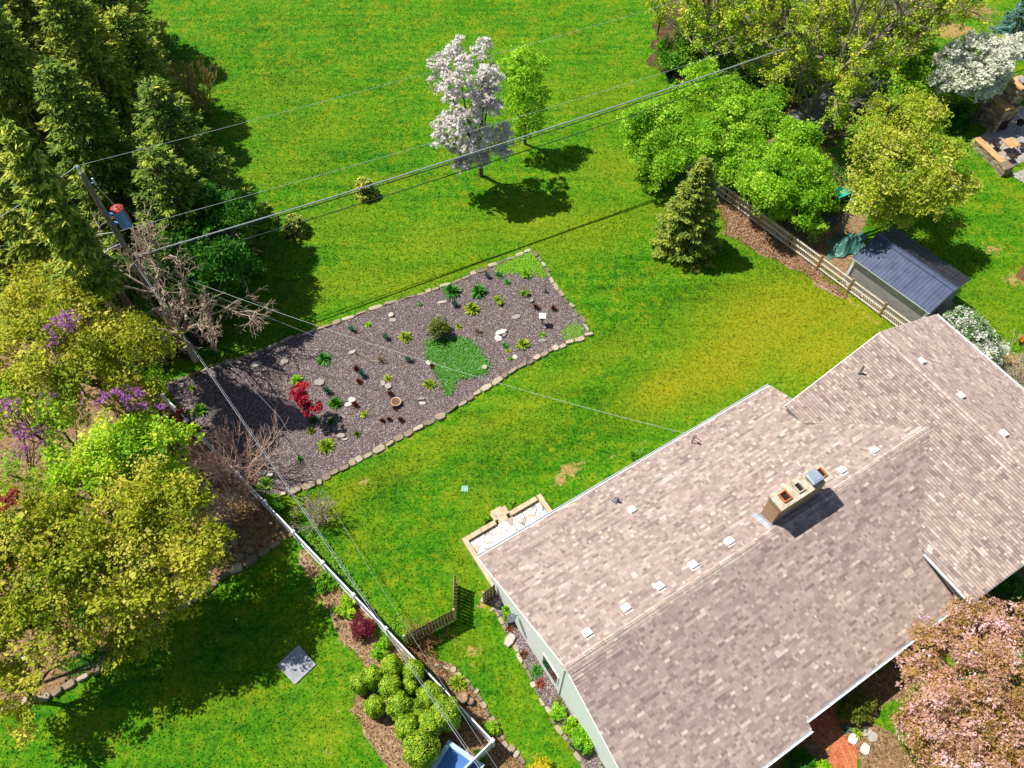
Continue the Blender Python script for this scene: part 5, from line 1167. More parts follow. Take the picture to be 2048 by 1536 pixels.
conifer('small_evergreen', 'small dark evergreen on the lawn at the edge of the grove shadow', at(594, 463), 1.3, .8, 133, L_CONIF, z0=.05, dens=3.5, per=8, spray=.2, sw=.1, tb=.6, n_whorl=9, power=.55, cat='shrub')

# --- dense green trees at the foot of the grove
tree('green_tree', 'dense bright green round tree between the grove and the pole shadow', 'tree', at(475, 625), lobes_px((430, 490, 5, 2.2, 2.4), (465, 440, 5, 1.5, 1.8), (470, 530, 4, 1.6, 2.0), (420, 560, 3.4, 1.7, 1.8), (380, 500, 4.6, 1.8, 2.0), (395, 420, 5.4, 1.8, 2.0)), 42000, .13, L_DARKG, .18, seed=3, csize=.34, tb=.5)
tree('green_tree', 'low dark green tree behind the bare grey tree', 'tree', at(330, 690), lobes_px((330, 590, 3, 1.9, 1.6), (250, 560, 3.5, 1.9, 1.8), (170, 570, 3.5, 1.9, 1.8), (400, 600, 2.2, 1.4, 1.2), (90, 540, 4, 2, 2)), 24000, .14, L_DARKG, .15, seed=4, csize=.4, tb=.4)
rng = np.random.default_rng(50)
def bare(name, label, base, starts, depth, mat, seed, cat='tree', trunk='trunk', **kw):
    rng = np.random.default_rng(seed); t = thing(name, label, cat, base); P0, P1, R0, R1, tips = branching(starts, depth, rng, **kw)
    thick = R0 > .035; Vt, Ft = seg_tubes(P0[thick], P1[thick], R0[thick], R1[thick], 6) if thick.any() else (None, None)
    if thick.any(): np_part(trunk, Vt, Ft, mat, t, smooth=True)
    Vt, Ft = seg_tubes(P0[~thick], P1[~thick], R0[~thick], R1[~thick], 4); np_part('branches', Vt, Ft, mat, t); return t, tips
p = at(392, 722); up = lambda x, y, z=0: np.array([x, y, z], float)
k1 = p + up(-.1, .15, 2.4)
bare('bare_tree', 'leafless grey tree spreading its branches in front of the utility pole', p, [(p, (-.05, .05, 1), 2.5, .17), (k1, (-.9, .35, .5), 2.7, .10), (k1, (.8, .7, .5), 2.3, .09), (k1, (-.2, 1, .5), 2.8, .10), (k1, (-1, -.1, .5), 2.4, .09), (k1, (.7, .1, .7), 1.8, .07), (k1, (-.5, .7, .8), 2.8, .1), (k1, (.3, 1, .5), 2.6, .09), (k1, (-1.2, .9, .45), 3.0, .09), (k1, (1, .45, .5), 2.2, .08)], 5, M_TWIG, 51, spread=.5, shrink=.66, up=.03, wob=.2)
p = at(400, 225); bare('twiggy_bush', 'tan twiggy bare bush at the edge of the conifer grove', p, [(p + up(*rng.normal(0, .35, 2)), (rng.normal(0, .45), rng.normal(0, .45), 1), rng.uniform(1.4, 2.0), .035) for _ in range(40)], 3, mat_plain('tan_twig', '#8f7a3e', '#c4ac6c', 8, .9, .2), 52, 'shrub', spread=.3, shrink=.6, up=.3)
p = at(470, 962); bare('bare_bush', 'large leafless pinkish bush at the left end of the mulch bed', p, [(p + up(*rng.normal(0, .3, 2)), (rng.normal(.28, .62), rng.normal(.15, .62), 1), rng.uniform(1.1, 1.8), .036) for _ in range(24)], 3, M_TWIGR, 53, 'shrub', spread=.3, shrink=.74, up=.14)
p = at(445, 1030); bare('bare_bush', 'tangled tan leafless bush by the white fence under the maples', p, [(p + up(*rng.normal(0, .4, 2)), (rng.normal(.15, .6), rng.normal(.2, .6), 1), rng.uniform(.8, 1.3), .025) for _ in range(20)], 3, M_TWIG, 54, 'shrub', spread=.35, shrink=.7, up=.12)
p = at(640, 1045); bare('bare_bush', 'small leafless twigs over the lawn corner of the mulch bed', p, [(p + up(*rng.normal(0, .2, 2)), (rng.normal(.0, .5), rng.normal(.1, .5), 1), rng.uniform(.6, 1.0), .018) for _ in range(13)], 3, M_TWIG, 55, 'shrub', spread=.35, shrink=.7, up=.12)
p = at(838, 1300); bare('dry_bush', 'dry brown brush pile at the end of the board fence', p, [(p + up(*rng.normal(0, .45, 2)), (rng.normal(0, .9), rng.normal(0, .9), .8), rng.uniform(.3, .55), .012) for _ in range(46)], 2, mat_plain('dry_brown_twig', '#7a5636', '#b5895c', 8, .9, .2), 56, 'shrub', spread=.5, shrink=.7, up=.0)

# --- yellow green maples on the left
tree('maple_tree', 'yellow green maple nearest the bare grey tree', 'tree', at(265, 830), lobes_px((60, 640, 7.5, 2.0, 1.7), (150, 640, 8, 2.0, 1.7), (225, 680, 7.4, 1.9, 1.6), (120, 720, 8, 2.2, 1.8), (265, 735, 6.4, 1.7, 1.5), (30, 720, 7.6, 2.2, 1.8), (190, 770, 7, 2.0, 1.6), (285, 790, 5.6, 1.3, 1.2), (-60, 680, 7.5, 2.2, 1.8), (90, 560, 7, 1.6, 1.3), (310, 700, 6, 1.1, 1.0)), 25000, .14, L_MAPLE, .26, seed=11, csize=.42, tb=.56, bark=M_BARK)
tree('maple_tree', 'yellow green maple in the middle of the left grove', 'tree', at(235, 1050), lobes_px((110, 830, 7, 1.3, 1.2), (240, 870, 7, 1.9, 1.6), (320, 900, 6, 1.7, 1.4), (265, 950, 6.4, 1.9, 1.6), (190, 930, 6.4, 1.5, 1.3), (10, 800, 7.4, 1.6, 1.3), (320, 980, 5.4, 1.5, 1.3), (150, 960, 5.5, .8, .8), (360, 960, 4.6, 1.1, 1.0), (20, 950, 5.5, 1.1, .9), (95, 985, 6, 1.0, .8), (130, 905, 6, .9, .8)), 22000, .14, L_MAPLE2, .24, seed=12, csize=.42, tb=.6)
tree('maple_tree', 'large yellow green maple over the curved stone wall', 'tree', at(310, 1235), lobes_px((250, 1030, 7, 2.0, 1.6), (340, 1030, 6.4, 1.8, 1.5), (395, 1095, 6, 1.5, 1.3), (320, 1110, 6.6, 1.9, 1.6), (240, 1130, 6.8, 1.9, 1.6), (395, 1150, 5, 1.2, 1.1), (320, 1190, 5, 1.5, 1.3), (230, 1220, 5.4, 1.6, 1.4), (170, 1090, 7.2, 1.7, 1.5)), 25000, .14, L_MAPLE, .25, seed=13, csize=.4, tb=.58)
tree('maple_tree', 'yellow green maple at the left edge above the curved stone wall', 'tree', at(150, 1290), lobes_px((40, 1030, 7.4, 2.1, 1.7), (110, 1090, 7.4, 2.0, 1.7), (30, 1150, 7, 2.2, 1.8), (120, 1190, 6.4, 1.9, 1.6), (-60, 1080, 7, 2.4, 1.8), (40, 1260, 5.6, 1.8, 1.5), (-60, 1220, 6, 2.2, 1.7)), 24000, .14, L_MAPLE, .25, seed=14, csize=.42, tb=.52)
tree('maple_tree', 'thin pale yellow maple over the lower end of the stone wall', 'tree', at(60, 1400), lobes_px((60, 1345, 4.4, 1.3, 1.1), (150, 1280, 4.8, 1.3, 1.1), (10, 1380, 4, 1.3, 1.1), (240, 1300, 3.6, 1.2, 1.0), (-60, 1330, 4.6, 1.6, 1.3), (60, 1440, 3, .8, .8), (290, 1270, 3, .8, .7)), 8000, .14, L_MAPLE, .14, seed=15, csize=.34, tb=.66)
# redbuds showing through the maples
def redbud(label, base, spots, seed, mat=L_PURP, name='redbud_tree', n=110, size=.10):
    rng = np.random.default_rng(seed); lobes = lobes_px(*spots); return tree(name, label, 'tree', base, lobes, n * len(lobes), size, mat, .07, seed=seed, csize=.12, tb=.5, clumps=9 * len(lobes), tips=40, rough=0, bark=M_BARK)
redbud('purple flowering redbud in the gap of the left maples', at(90, 1010), [(55, 890, 6.6, .65, .5), (62, 860, 6.8, .5, .4), (95, 870, 6.4, .35, .3), (20, 812, 8.6, .45, .4), (92, 790, 8.4, .35, .3), (45, 860, 6.8, .4, .4)], 61)
redbud('purple flowering redbud beside the white fence end', at(300, 905), [(275, 800, 7.6, .6, .4), (185, 797, 8.6, .5, .3), (215, 795, 8.6, .4, .3), (245, 785, 8.4, .4, .3), (315, 822, 6, .4, .3)], 62)
redbud('purple flowering redbud high in the maple nearest the bare tree', at(170, 790), [(120, 650, 9.9, .55, .35), (135, 640, 9.9, .4, .3), (105, 660, 9.9, .4, .3), (95, 680, 9.9, .3, .25)], 63)
redbud('rusty red leaved small tree under the maples by the white fence', at(372, 930), [(350, 865, 3.6, .8, 1.0), (362, 890, 3.0, .6, .8), (340, 830, 4.6, .55, .5), (375, 860, 2.8, .5, .6), (350, 850, 4, .5, .5)], 64, L_RUST, 'red_tree', 1100, .10)
redbud('rusty red leaved sprig at the left edge under the maples', at(30, 1060), [(12, 1000, 9.0, .5, .35)], 65, L_RUST, 'red_tree', 600, .1)
redbud('bright red Japanese maple sapling in the shaded mulch bed', at(618, 845), [(596, 778, 2.4, .42, .3), (603, 795, 2.2, .4, .25), (590, 790, 2.3, .3, .2), (628, 808, 1.8, .38, .15), (616, 820, 1.6, .3, .15), (606, 772, 2.5, .25, .2)], 66, L_RED, 'red_maple', 420, .10)

# --- lone trees on the big lawn
tree('blossom_tree', 'white blossoming tree alone on the big lawn', 'tree', at(962, 352), lobes_px((905, 105, 8.8, 1.0, 1.0), (965, 100, 9.0, 1.0, 1.0), (935, 150, 8.4, 1.6, 1.4), (895, 175, 7.4, 1.2, 1.2), (985, 160, 8.0, 1.1, 1.1), (930, 210, 7, 1.6, 1.3), (970, 205, 6.8, 1.4, 1.3), (900, 265, 5, 1.4, 1.0), (950, 265, 5.2, 1.5, 1.1), (1000, 265, 4.6, 1.1, .9), (945, 305, 3.4, 1.4, .9), (875, 130, 8, .7, .7), (880, 280, 4.2, .8, .7), (990, 295, 3.6, 1.1, .8), (925, 330, 2.6, .9, .6)), 19000, .13, L_WHITE, .17, seed=21, csize=.11, surf=.35, tb=.62, tvar=.1, ar=.85, per=11)
tree('young_tree', 'light green leafy tree beside the white blossoming tree', 'tree', at(1050, 288), lobes_px((1045, 110, 6.6, 1.1, .9), (1010, 140, 6, .9, .9), (1075, 140, 5.8, 1.0, .9), (1045, 165, 5.6, 1.3, 1.1), (1085, 195, 4.2, .8, .8), (1020, 200, 4.4, .9, .8), (1055, 215, 4, 1.2, .9), (1040, 255, 2.2, 1.2, .9), (1075, 245, 2.4, .9, .8)), 9500, .12, L_LIME, .12, seed=22, csize=.18, surf=.4, per=22, tb=.72)

# --- right hand shrub mass and trees
tree('lilac_bush', 'bright green lilac bush nearest the big lawn', 'shrub', at(1340, 370), lobes_px((1300, 260, 3.2, 1.9, 1.5), (1360, 220, 3.6, 2.1, 1.6), (1330, 310, 2.6, 1.9, 1.4), (1275, 290, 2.2, 1.3, 1.1), (1390, 290, 3, 1.8, 1.4), (1310, 350, 1.4, 1.2, 1.1)), 44000, .12, L_LILAC, .1, seed=31, csize=.3, tb=.52)
tree('lilac_bush', 'tall bright green lilac bush behind the young spruce', 'shrub', at(1450, 330), lobes_px((1430, 190, 4.2, 2.1, 1.6), (1480, 240, 4, 2.1, 1.6), (1440, 270, 3.6, 1.9, 1.4), (1530, 220, 4.2, 1.9, 1.5), (1500, 300, 3.2, 1.8, 1.4), (1400, 160, 3.8, 1.6, 1.2), (1560, 270, 3.6, 1.6, 1.3), (1470, 340, 2.4, 1.4, 1.2)), 52000, .12, L_LILAC, .1, seed=32, csize=.3, tb=.56)
tree('lilac_bush', 'bright green lilac bush leaning over the picket fence', 'shrub', at(1585, 470), lobes_px((1570, 330, 3.8, 2.0, 1.5), (1615, 350, 3.4, 1.8, 1.4), (1550, 390, 3, 1.7, 1.3), (1600, 420, 2.4, 1.6, 1.3), (1520, 350, 3, 1.6, 1.2), (1635, 400, 2.6, 1.3, 1.1), (1600, 280, 4, 1.7, 1.4), (1625, 450, 1.4, 1.0, .9)), 52000, .12, L_LILAC, .1, seed=33, csize=.3, tb=.5)
tree('olive_tree', 'broad yellow olive tree between the shed and the stone fireplace', 'tree', at(1680, 470), lobes_px((1740, 300, 6.6, 1.7, 1.4), (1810, 270, 7, 2.0, 1.6), (1870, 310, 6.4, 1.8, 1.5), (1800, 340, 6.8, 2.0, 1.6), (1750, 380, 5.4, 1.6, 1.3), (1840, 390, 5.4, 1.9, 1.5), (1900, 370, 5, 1.4, 1.2), (1780, 430, 4, 1.3, 1.1), (1760, 230, 7, 1.5, 1.3), (1850, 230, 7, 1.6, 1.4)), 46000, .13, L_OLIVE, .2, fork=at(1702, 405, 2.6), seed=34, csize=.36, tb=.52, bark=M_BARKG)
def sparse(label, base, h, rad, seed, n_leaf, arms=9, leafm=L_SPARSE, grp='tall thin trees at the far right'):
    rng = np.random.default_rng(seed); base = np.array(base, float); t = thing('sparse_tree', label, 'tree', base, grp); st = [(base, (rng.normal(0, .05), rng.normal(0, .05), 1), h * .5, .02 * h)]
    for k in range(arms):
        a = 2 * math.pi * k / arms + rng.normal(0, .3); z = h * rng.uniform(.28, .75); st.append((base + ZX * z * .66 + 0, (math.cos(a), math.sin(a), rng.uniform(.35, 1.0)), rad * rng.uniform(.45, .7), .008 * h))
    P0, P1, R0, R1, tips = branching(st, 4, rng, spread=.42, shrink=.7, up=.12)
    Vt, Ft = seg_tubes(P0, P1, R0, R1, 5); np_part('trunk', Vt, Ft, M_BARKG, t)
    sm = np.nonzero(R1 < .03)[0]; k = rng.choice(sm, n_leaf // 14); ci = rng.integers(0, len(k), n_leaf); C = P1[k][ci] + rng.normal(0, .13, (n_leaf, 3)); N = rng.normal(0, .7, (n_leaf, 3)) + [0, 0, .8]
    L = .16 * rng.uniform(.7, 1.3, n_leaf); V, F = leaf_quads(C, N, L, L * .65, rng); ct = rng.normal(0, .2, len(k)); np_part('crown', V, F, leafm, t, tint=np.clip(.5 + ct[ci] + rng.normal(0, .12, n_leaf), 0, 1)); return t
sparse('thin yellow green tree at the edge of the big lawn', at(1410, 165), 8.5, 4.6, 41, 15000)
sparse('tall thin yellow green tree with ivy covered trunk', at(1530, 200), 11, 4.6, 42, 15000)
sparse('tall thin yellow green tree beside the asphalt path', at(1600, 270), 11, 4.4, 43, 15000)
sparse('tall thin yellow green tree on the far side of the asphalt path', at(1720, 170), 10, 4.8, 44, 15000)
sparse('thin yellow green tree near the white blossom bush', at(1765, 150), 7.5, 3.4, 45, 10000)
sparse('thin yellow green tree at the top edge right of the lawn', at(1480, 70), 9, 4.6, 46, 12000)
tree('understory_bush', 'green bush under the thin trees at the top edge', 'shrub', at(1440, 110), lobes_px((1400, 60, 2.5, 2.2, 1.5), (1470, 40, 2.5, 2.2, 1.5), (1350, 110, 1.6, 1.5, 1.1), (1540, 110, 2, 1.8, 1.3), (1600, 40, 2.5, 2.2, 1.6)), 24000, .15, L_SHRUB, .1, seed=47, csize=.4, tb=.5)
tree('understory_bush', 'green bush among the thin trees near the white blossom bush', 'shrub', at(1850, 200), lobes_px((1830, 130, 3, 1.9, 1.4), (1780, 130, 3.2, 1.6, 1.2), (1860, 170, 2.6, 1.3, 1.0), (1810, 190, 2.6, 1.4, 1.1)), 18000, .15, L_LILAC, .1, seed=48, csize=.36, tb=.55)
tree('blossom_bush', 'spreading white blossom bush next to the stone fireplace', 'shrub', at(1950, 245), lobes_px((1900, 120, 4.2, 1.3, 1.0), (1960, 100, 4.4, 1.5, 1.1), (2010, 105, 4.2, 1.2, .9), (1930, 150, 4, 1.5, 1.1), (1980, 140, 4, 1.3, 1.0), (1950, 180, 3, 1.3, .9), (1890, 160, 3.4, .9, .8), (1990, 165, 3.2, .8, .6), (2040, 90, 4, .9, .7)), 30000, .16, L_WHITE2, .12, seed=49, csize=.24, tb=.76, tvar=.16, ar=.8, per=40)
tree('crabapple_tree', 'large pink flowering crabapple at the front of the house', 'tree', at(1960, 1480), lobes_px((1960, 1260, 4.6, 1.5, 1.3), (1880, 1310, 4.4, 1.4, 1.2), (2020, 1250, 4.8, 1.4, 1.3), (1960, 1340, 5, 1.7, 1.4), (1860, 1390, 4.2, 1.4, 1.2), (1930, 1430, 4.8, 1.6, 1.3), (2030, 1370, 5, 1.6, 1.4), (1860, 1470, 3.8, 1.3, 1.1), (2000, 1480, 4.8, 1.7, 1.4), (1920, 1530, 4, 1.5, 1.2), (1830, 1330, 3.8, .8, .7), (1830, 1440, 3.4, .8, .7), (2080, 1300, 4.6, 1.4, 1.2), (2090, 1450, 4.6, 1.6, 1.3), (2030, 1570, 4.4, 1.6, 1.3)), 60000, .11, L_PINK, .2, seed=71, csize=.2, tb=.55, tvar=.18, ar=.5, per=34)
shrub('viburnum_bush', 'round white flowering bush between the shed and the house roof', at(1940, 680, 1.5) * [1, 1, 0], 2.35, 2.7, 36000, .12, L_FLOWR, 72, csize=.2, tb=.52, tvar=.2, surf=.85)

# --- clipped evergreens by the white fence
ARB = [(781, 1329, 2.2, .50), (743, 1349, 1.9, .45), (858, 1387, 2.3, .56), (826, 1339, 2.1, .48), (779, 1370, 2.2, .53), (820, 1368, 1.7, .38), (716, 1363, 1.5, .42), (796, 1407, 2.2, .56), (872, 1402, 2.0, .42), (822, 1414, 1.7, .35), (890, 1420, 2.7, .68), (812, 1452, 2.3, .56), (860, 1442, 2.3, .53), (839, 1492, 2.7, .80), (836, 1428, 1.6, .32), (747, 1410, 1.4, .45)]
AL = ['clipped arborvitae dome at the upper left of the cluster', 'narrow clipped arborvitae dome on the concrete pad side of the cluster', 'tall clipped arborvitae dome at the top of the cluster nearest the white post', 'clipped arborvitae dome touching the white fence at the cluster top', 'large clipped arborvitae dome in the upper middle of the cluster', 'small clipped arborvitae dome between two larger ones in the upper cluster', 'lowest clipped arborvitae dome on the far left flank', 'clipped arborvitae dome in the centre of the cluster', 'clipped arborvitae dome beside the white fence in mid cluster', 'small clipped arborvitae dome in the centre right of the cluster', 'widest clipped arborvitae dome pressing against the white fence', 'clipped arborvitae dome on the lower left of the cluster', 'clipped arborvitae dome behind the largest front one', 'largest clipped arborvitae dome at the bottom of the cluster', 'smallest clipped arborvitae dome wedged in the middle', 'low clipped arborvitae dome on the lower left flank']
for i, (x, y, h, _) in enumerate(ARB):
    top = at(x, y, h - .25); base = np.array([top[0], top[1], 0]); r_ = _ * .9; rng = np.random.default_rng(200 + i)
    t = thing('arborvitae', AL[i], 'shrub', base, 'clipped arborvitae by the white fence'); n = 5200
    d = rng.normal(size=(n, 3)); d /= np.linalg.norm(d, axis=1, keepdims=True); d[:, 2] = np.abs(d[:, 2]); side = rng.random(n) < .55
    rad = r_ * (1 + .08 * np.sin(d[:, 0] * 7 + i) + .06 * np.sin(d[:, 1] * 9)) ; C = np.zeros((n, 3)); C[:] = base + ZX * (h - r_ * 1.15) + d * np.stack([rad, rad, rad * 1.15], 1)
    zz = rng.random(n); a = rng.uniform(0, 6.28, n); rs = r_ * (.78 + .22 * np.sqrt(zz)) * (1 + .07 * np.sin(a * 3 + i)); cs = base + np.stack([np.cos(a) * rs, np.sin(a) * rs, zz * (h - r_ * 1.15)], 1); C[side] = cs[side]; ds = np.stack([np.cos(a), np.sin(a), np.full(n, .15)], 1); d[side] = ds[side]
    C += rng.normal(0, .022, (n, 3)); N = d + rng.normal(0, .4, (n, 3)); L = .10 * rng.uniform(.6, 1.3, n); T = d * .6 + ZX * .6 + rng.normal(0, .4, (n, 3)); V, F = leaf_quads(C, N, L, L * .55, rng, T=T)
    lump = .12 * np.sin(C[:, 0] * 6) * np.sin(C[:, 1] * 7); np_part('foliage', V, F, L_ARBV, t, tint=np.clip(.62 + lump + rng.normal(0, .2, n), 0, 1))
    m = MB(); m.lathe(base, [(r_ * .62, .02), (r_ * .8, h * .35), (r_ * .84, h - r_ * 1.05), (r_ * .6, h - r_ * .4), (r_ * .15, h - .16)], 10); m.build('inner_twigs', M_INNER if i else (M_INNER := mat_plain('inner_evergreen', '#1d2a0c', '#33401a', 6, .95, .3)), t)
# ------------------------------------------------------------------ garden plants
def straps(base, n, ln, wd, rng, spread=1.0, rise=.8):
    """arching strap leaves from one crown"""
    a = rng.uniform(0, 2 * math.pi, n); l = ln * rng.uniform(.6, 1.15, n); e = rng.uniform(.25, 1.0, n) * spread; w = wd * rng.uniform(.7, 1.2, n)
    d = np.stack([np.cos(a), np.sin(a)], 1); b = np.array(base) + np.column_stack([d * (.04 * rng.random(n))[:, None], np.zeros(n)]); V = []
    for t in (0, .45, .8, 1.0):
        h = l * (rise * t * (1.25 - e * .55) - .55 * e * t * t); r_ = l * e * (t * .9); c = b + np.column_stack([d * r_[:, None], np.maximum(h, .01)]); ww = w * (.7, 1.0, .7, .06)[(0, .45, .8, 1.0).index(t)]
        s_ = np.column_stack([-d[:, 1], d[:, 0], np.zeros(n)]) * (ww / 2)[:, None]; V += [c - s_, c + s_]
    V = np.stack(V, 1); k = np.arange(n)[:, None, None] * 8; q = np.array([[0, 1, 3, 2], [2, 3, 5, 4], [4, 5, 7, 6]])[None]
    return V.reshape(-1, 3), (k + q).reshape(-1, 4), np.repeat(rng.random(n), 3)
P_YG = mat_leaf('yellow_green_strap', [(0, '#5c8a10'), (.5, '#93b01c'), (1, '#c6cc4a')], .3)
P_GR = mat_leaf('green_strap', [(0, '#256812'), (.5, '#43902a'), (1, '#7cb455')], .3)
P_BG = mat_leaf('blue_green_strap', [(0, '#3a6650'), (.5, '#5f8c74'), (1, '#93b49c')], .3)
P_BR = mat_leaf('red_brown_stalk', [(0, '#3c1f14'), (.5, '#6b3a25'), (1, '#96593c')], .15)
P_TN = mat_leaf('dead_tan_stalk', [(0, '#6c5a48'), (.5, '#94806c'), (1, '#b8a594')], .15)
P_OL = mat_leaf('olive_shrub_leaf', [(0, '#3f5210'), (.5, '#66741c'), (1, '#8f943a')], .3)
def clump(name, label, px, py, ln, n, wd, mat, seed, cat='plant', group=None, spread=1.0, rise=.8):
    b = at(px, py) if not isinstance(px, np.ndarray) else px; rng = np.random.default_rng(seed); V, F, t = straps(b + ZX * .01, n, ln, wd, rng, spread, rise)
    return tag(np_part(name, V, F, mat, None, tint=t, loc=b), label, cat, group)
G1 = 'plants growing in the long mulch bed'
BEDP = [  # x, y, length, count, width, material, label
 (903, 586, .62, 170, .06, 'G', 'large dark green leaf clump nearest the field side edging'), (957, 586, .58, 150, .06, 'G', 'large dark green leaf clump beside the upper ground cover'), (944, 620, .50, 150, .07, 'Y', 'broad yellow green hosta in the upper mulch bed'), (1053, 551, .42, 110, .05, 'L', 'bright green clump on the upper ground cover patch'),
 (1046, 691, .44, 150, .055, 'Y', 'round yellow green clump near the lawn side edging below the white slab'), (811, 676, .42, 110, .06, 'Y', 'double yellow green clump left of the bed centre'), (858, 771, .40, 120, .055, 'Y', 'round yellow green clump below the ground cover patch'), (652, 894, .50, 170, .055, 'Y', 'large round yellow green clump nearest the bare bush'),
 (648, 720, .50, 90, .06, 'G', 'wide green leaf clump in the shaded upper bed'), (594, 762, .40, 90, .06, 'L', 'bright green clump above the red maple sapling'), (672, 808, .42, 110, .06, 'D', 'dark green clump in shade beside the red maple sapling'), (401, 822, .50, 110, .06, 'L', 'bright green clump at the left tip of the mulch bed'),
 (530, 970, .50, 130, .06, 'L', 'green clump at the lawn corner of the bed by the bare bush'), (910, 612, .36, 60, .035, 'B', 'blue green tuft at the foot of the large dark green clump'), (773, 678, .36, 60, .03, 'B', 'blue green iris tuft left of the double yellow green clump'), (816, 722, .38, 60, .03, 'B', 'blue green iris tuft in the middle of the bed'), (705, 662, .34, 50, .03, 'B', 'blue green tuft near the field side edging in half shade'),
 (725, 752, .40, 70, .035, 'B', 'blue green tuft beside red brown stems'), (655, 785, .42, 70, .035, 'B', 'blue green tuft in the dark part of the bed'), (975, 555, .34, 60, .035, 'B', 'dark blue green tuft near the upper ground cover'), (998, 552, .30, 50, .04, 'G', 'small green tuft between blue green tufts at the top'), (1015, 566, .26, 40, .05, 'G', 'small dark green sprig below the upper tufts'), (1092, 585, .22, 30, .03, 'B', 'thin pale tuft near the short end edging'),
 (736, 651, .24, 40, .05, 'L', 'small bright green sprig near the field side edging'), (842, 610, .18, 26, .05, 'G', 'tiny green sprig under the large dark clumps'), (776, 758, .26, 50, .05, 'Y', 'small yellow green plant beside the pale stones'), (1010, 693, .24, 46, .06, 'G', 'small green plant below the grey flat slabs'), (1084, 670, .24, 36, .05, 'L', 'small green plant above the half buried slab'), (1022, 718, .18, 30, .05, 'L', 'tiny green seedling near the lawn side edging'), (1017, 703, .18, 30, .05, 'Y', 'tiny pale seedling near the round yellow green clump'),
 (628, 842, .28, 50, .05, 'D', 'small dark green plant beside the bare bush in shade'), (662, 845, .28, 50, .05, 'D', 'dark green low plant under the shade edge'), (729, 830, .26, 40, .05, 'Y', 'small yellowish plant near the tan stones'), (622, 862, .28, 40, .05, 'O', 'yellow brown plant at the edge of the bare bush'), (715, 870, .24, 40, .05, 'O', 'small dark green tuft near the jagged stone'), (505, 912, .24, 40, .05, 'L', 'small green plant under the bare bush twigs'), (600, 920, .24, 40, .04, 'G', 'small green sprig below the round clump'), (385, 778, .22, 30, .05, 'L', 'small green sprig at the shaded left tip'), (918, 655, .24, 40, .05, 'Y', 'low green sprig right of the olive shrub')]
MP = {'G': P_GR, 'Y': P_YG, 'L': L_LIME, 'B': P_BG, 'D': L_DARKG, 'O': P_OL}
for i, (x, y, l, n, w_, mk_, lb) in enumerate(BEDP): clump('leafy_plant' if mk_ != 'B' else 'iris_tuft', lb, x, y, l * 1.25, int(n * 1.4), w_ * 1.2, MP[mk_], 300 + i, group=G1, spread=.65 if mk_ == 'B' else 1.0, rise=1.1 if mk_ == 'B' else .85)
BROWN = [(1072, 617, .30, 'red brown plant beside the dark upright stone'), (1107, 620, .30, 'red brown plant nearest the short end edging'), (714, 741, .30, 'brown dead stems beside the blue green tuft'), (718, 765, .24, 'dark brown dead stems below the blue green tuft'), (781, 790, .26, 'brown dead stems touching the clay bowl'), (790, 818, .22, 'red brown sprig below the clay bowl'), (711, 812, .30, 'dark brown stems on the tan stones'), (765, 843, .2, 'small brown sprig left of a group of three'), (779, 840, .2, 'small brown sprig in the middle of a group of three'), (802, 842, .24, 'small red brown sprig right of a group of three'), (865, 735, .2, 'brown sprig beside the round tan stone')]
for i, (x, y, l, lb) in enumerate(BROWN): clump('dry_plant', lb, x, y, l * 1.3, 110, .035, P_BR, 360 + i, group='red brown dry plants in the mulch bed', spread=.7, rise=1.0)
for i, (x, y, l, lb) in enumerate([(955, 665, .5, 'grey tan dead grass clump right of the olive shrub'), (762, 722, .5, 'grey tan dead grass clump in the middle of the bed'), (715, 710, .2, 'small dead sprig near the tan slab')]): clump('dead_grass', lb, x, y, l, 130, .02, P_TN, 380 + i, group='dead tan grass clumps in the mulch bed', spread=.9, rise=.9)
shrub('olive_shrub', 'upright olive brown shrub in the middle of the mulch bed', at(880, 668), .7, 1.4, 5200, .07, P_OL, 390, csize=.13, stems=24)
shrub('small_shrub', 'small round yellow green shrub in the upper mulch bed', at(999, 605), .3, .45, 700, .07, L_MAPLE2, 391); shrub('small_shrub', 'small yellow green shrub near the short end of the mulch bed', at(1050, 589), .32, .45, 700, .07, L_MAPLE2, 392)
def cover(label, poly, n, mat, seed, hmax=.14, size=.09, name='ground_cover'):
    rng = np.random.default_rng(seed); q = scatter(poly, n, rng) + rng.normal(0, .14, (n, 2)); C = np.column_stack([q, rng.uniform(.02, hmax, n) * (.6 + .5 * np.sin(q[:, 0] * 5 + q[:, 1] * 3) ** 2)]); N = np.column_stack([rng.normal(0, .5, (n, 2)), np.ones(n)]); L = size * rng.uniform(.6, 1.3, n); V, F = leaf_quads(C, N, L, L * .7, rng)
    tag(np_part(name, V, F, mat, None, tint=np.clip(rng.normal(.5 + (C[:, 2] / hmax - .5) * .2, .2, n), 0, 1)), label, 'ground cover', kind='stuff')
L_COVER = mat_leaf('ground_cover_leaf', [(0, '#226410'), (.5, '#4c962a'), (.85, '#86b850'), (1, '#a4b8a8')], .3)
cover('large patch of low green ground cover in the mulch bed', pts((860, 700), (850, 685), (880, 680), (905, 678), (935, 680), (955, 700), (973, 728), (975, 742), (950, 752), (925, 755), (905, 765), (905, 785), (890, 788), (888, 765), (872, 745), (866, 725), (852, 710)), 15000, L_COVER, 401)
cover('green weedy patch at the top corner of the mulch bed', pts((990, 535), (1064, 505), (1085, 535), (1094, 555), (1080, 552), (1062, 538), (1040, 545), (1015, 545), (1000, 548)), 5200, L_LIME, 402, .1, .08)
cover('thin green weedy patch at the lawn corner of the mulch bed', pts((1125, 658), (1150, 645), (1172, 662), (1170, 675), (1140, 684), (1128, 680)), 1100, L_LIME, 403, .1, .07)
cover('low weeds in the tan soil beside the white fence post', pts((735, 1240), (780, 1235), (800, 1265), (770, 1278), (745, 1262)), 1500, L_SHRUB, 404, .12, .08)
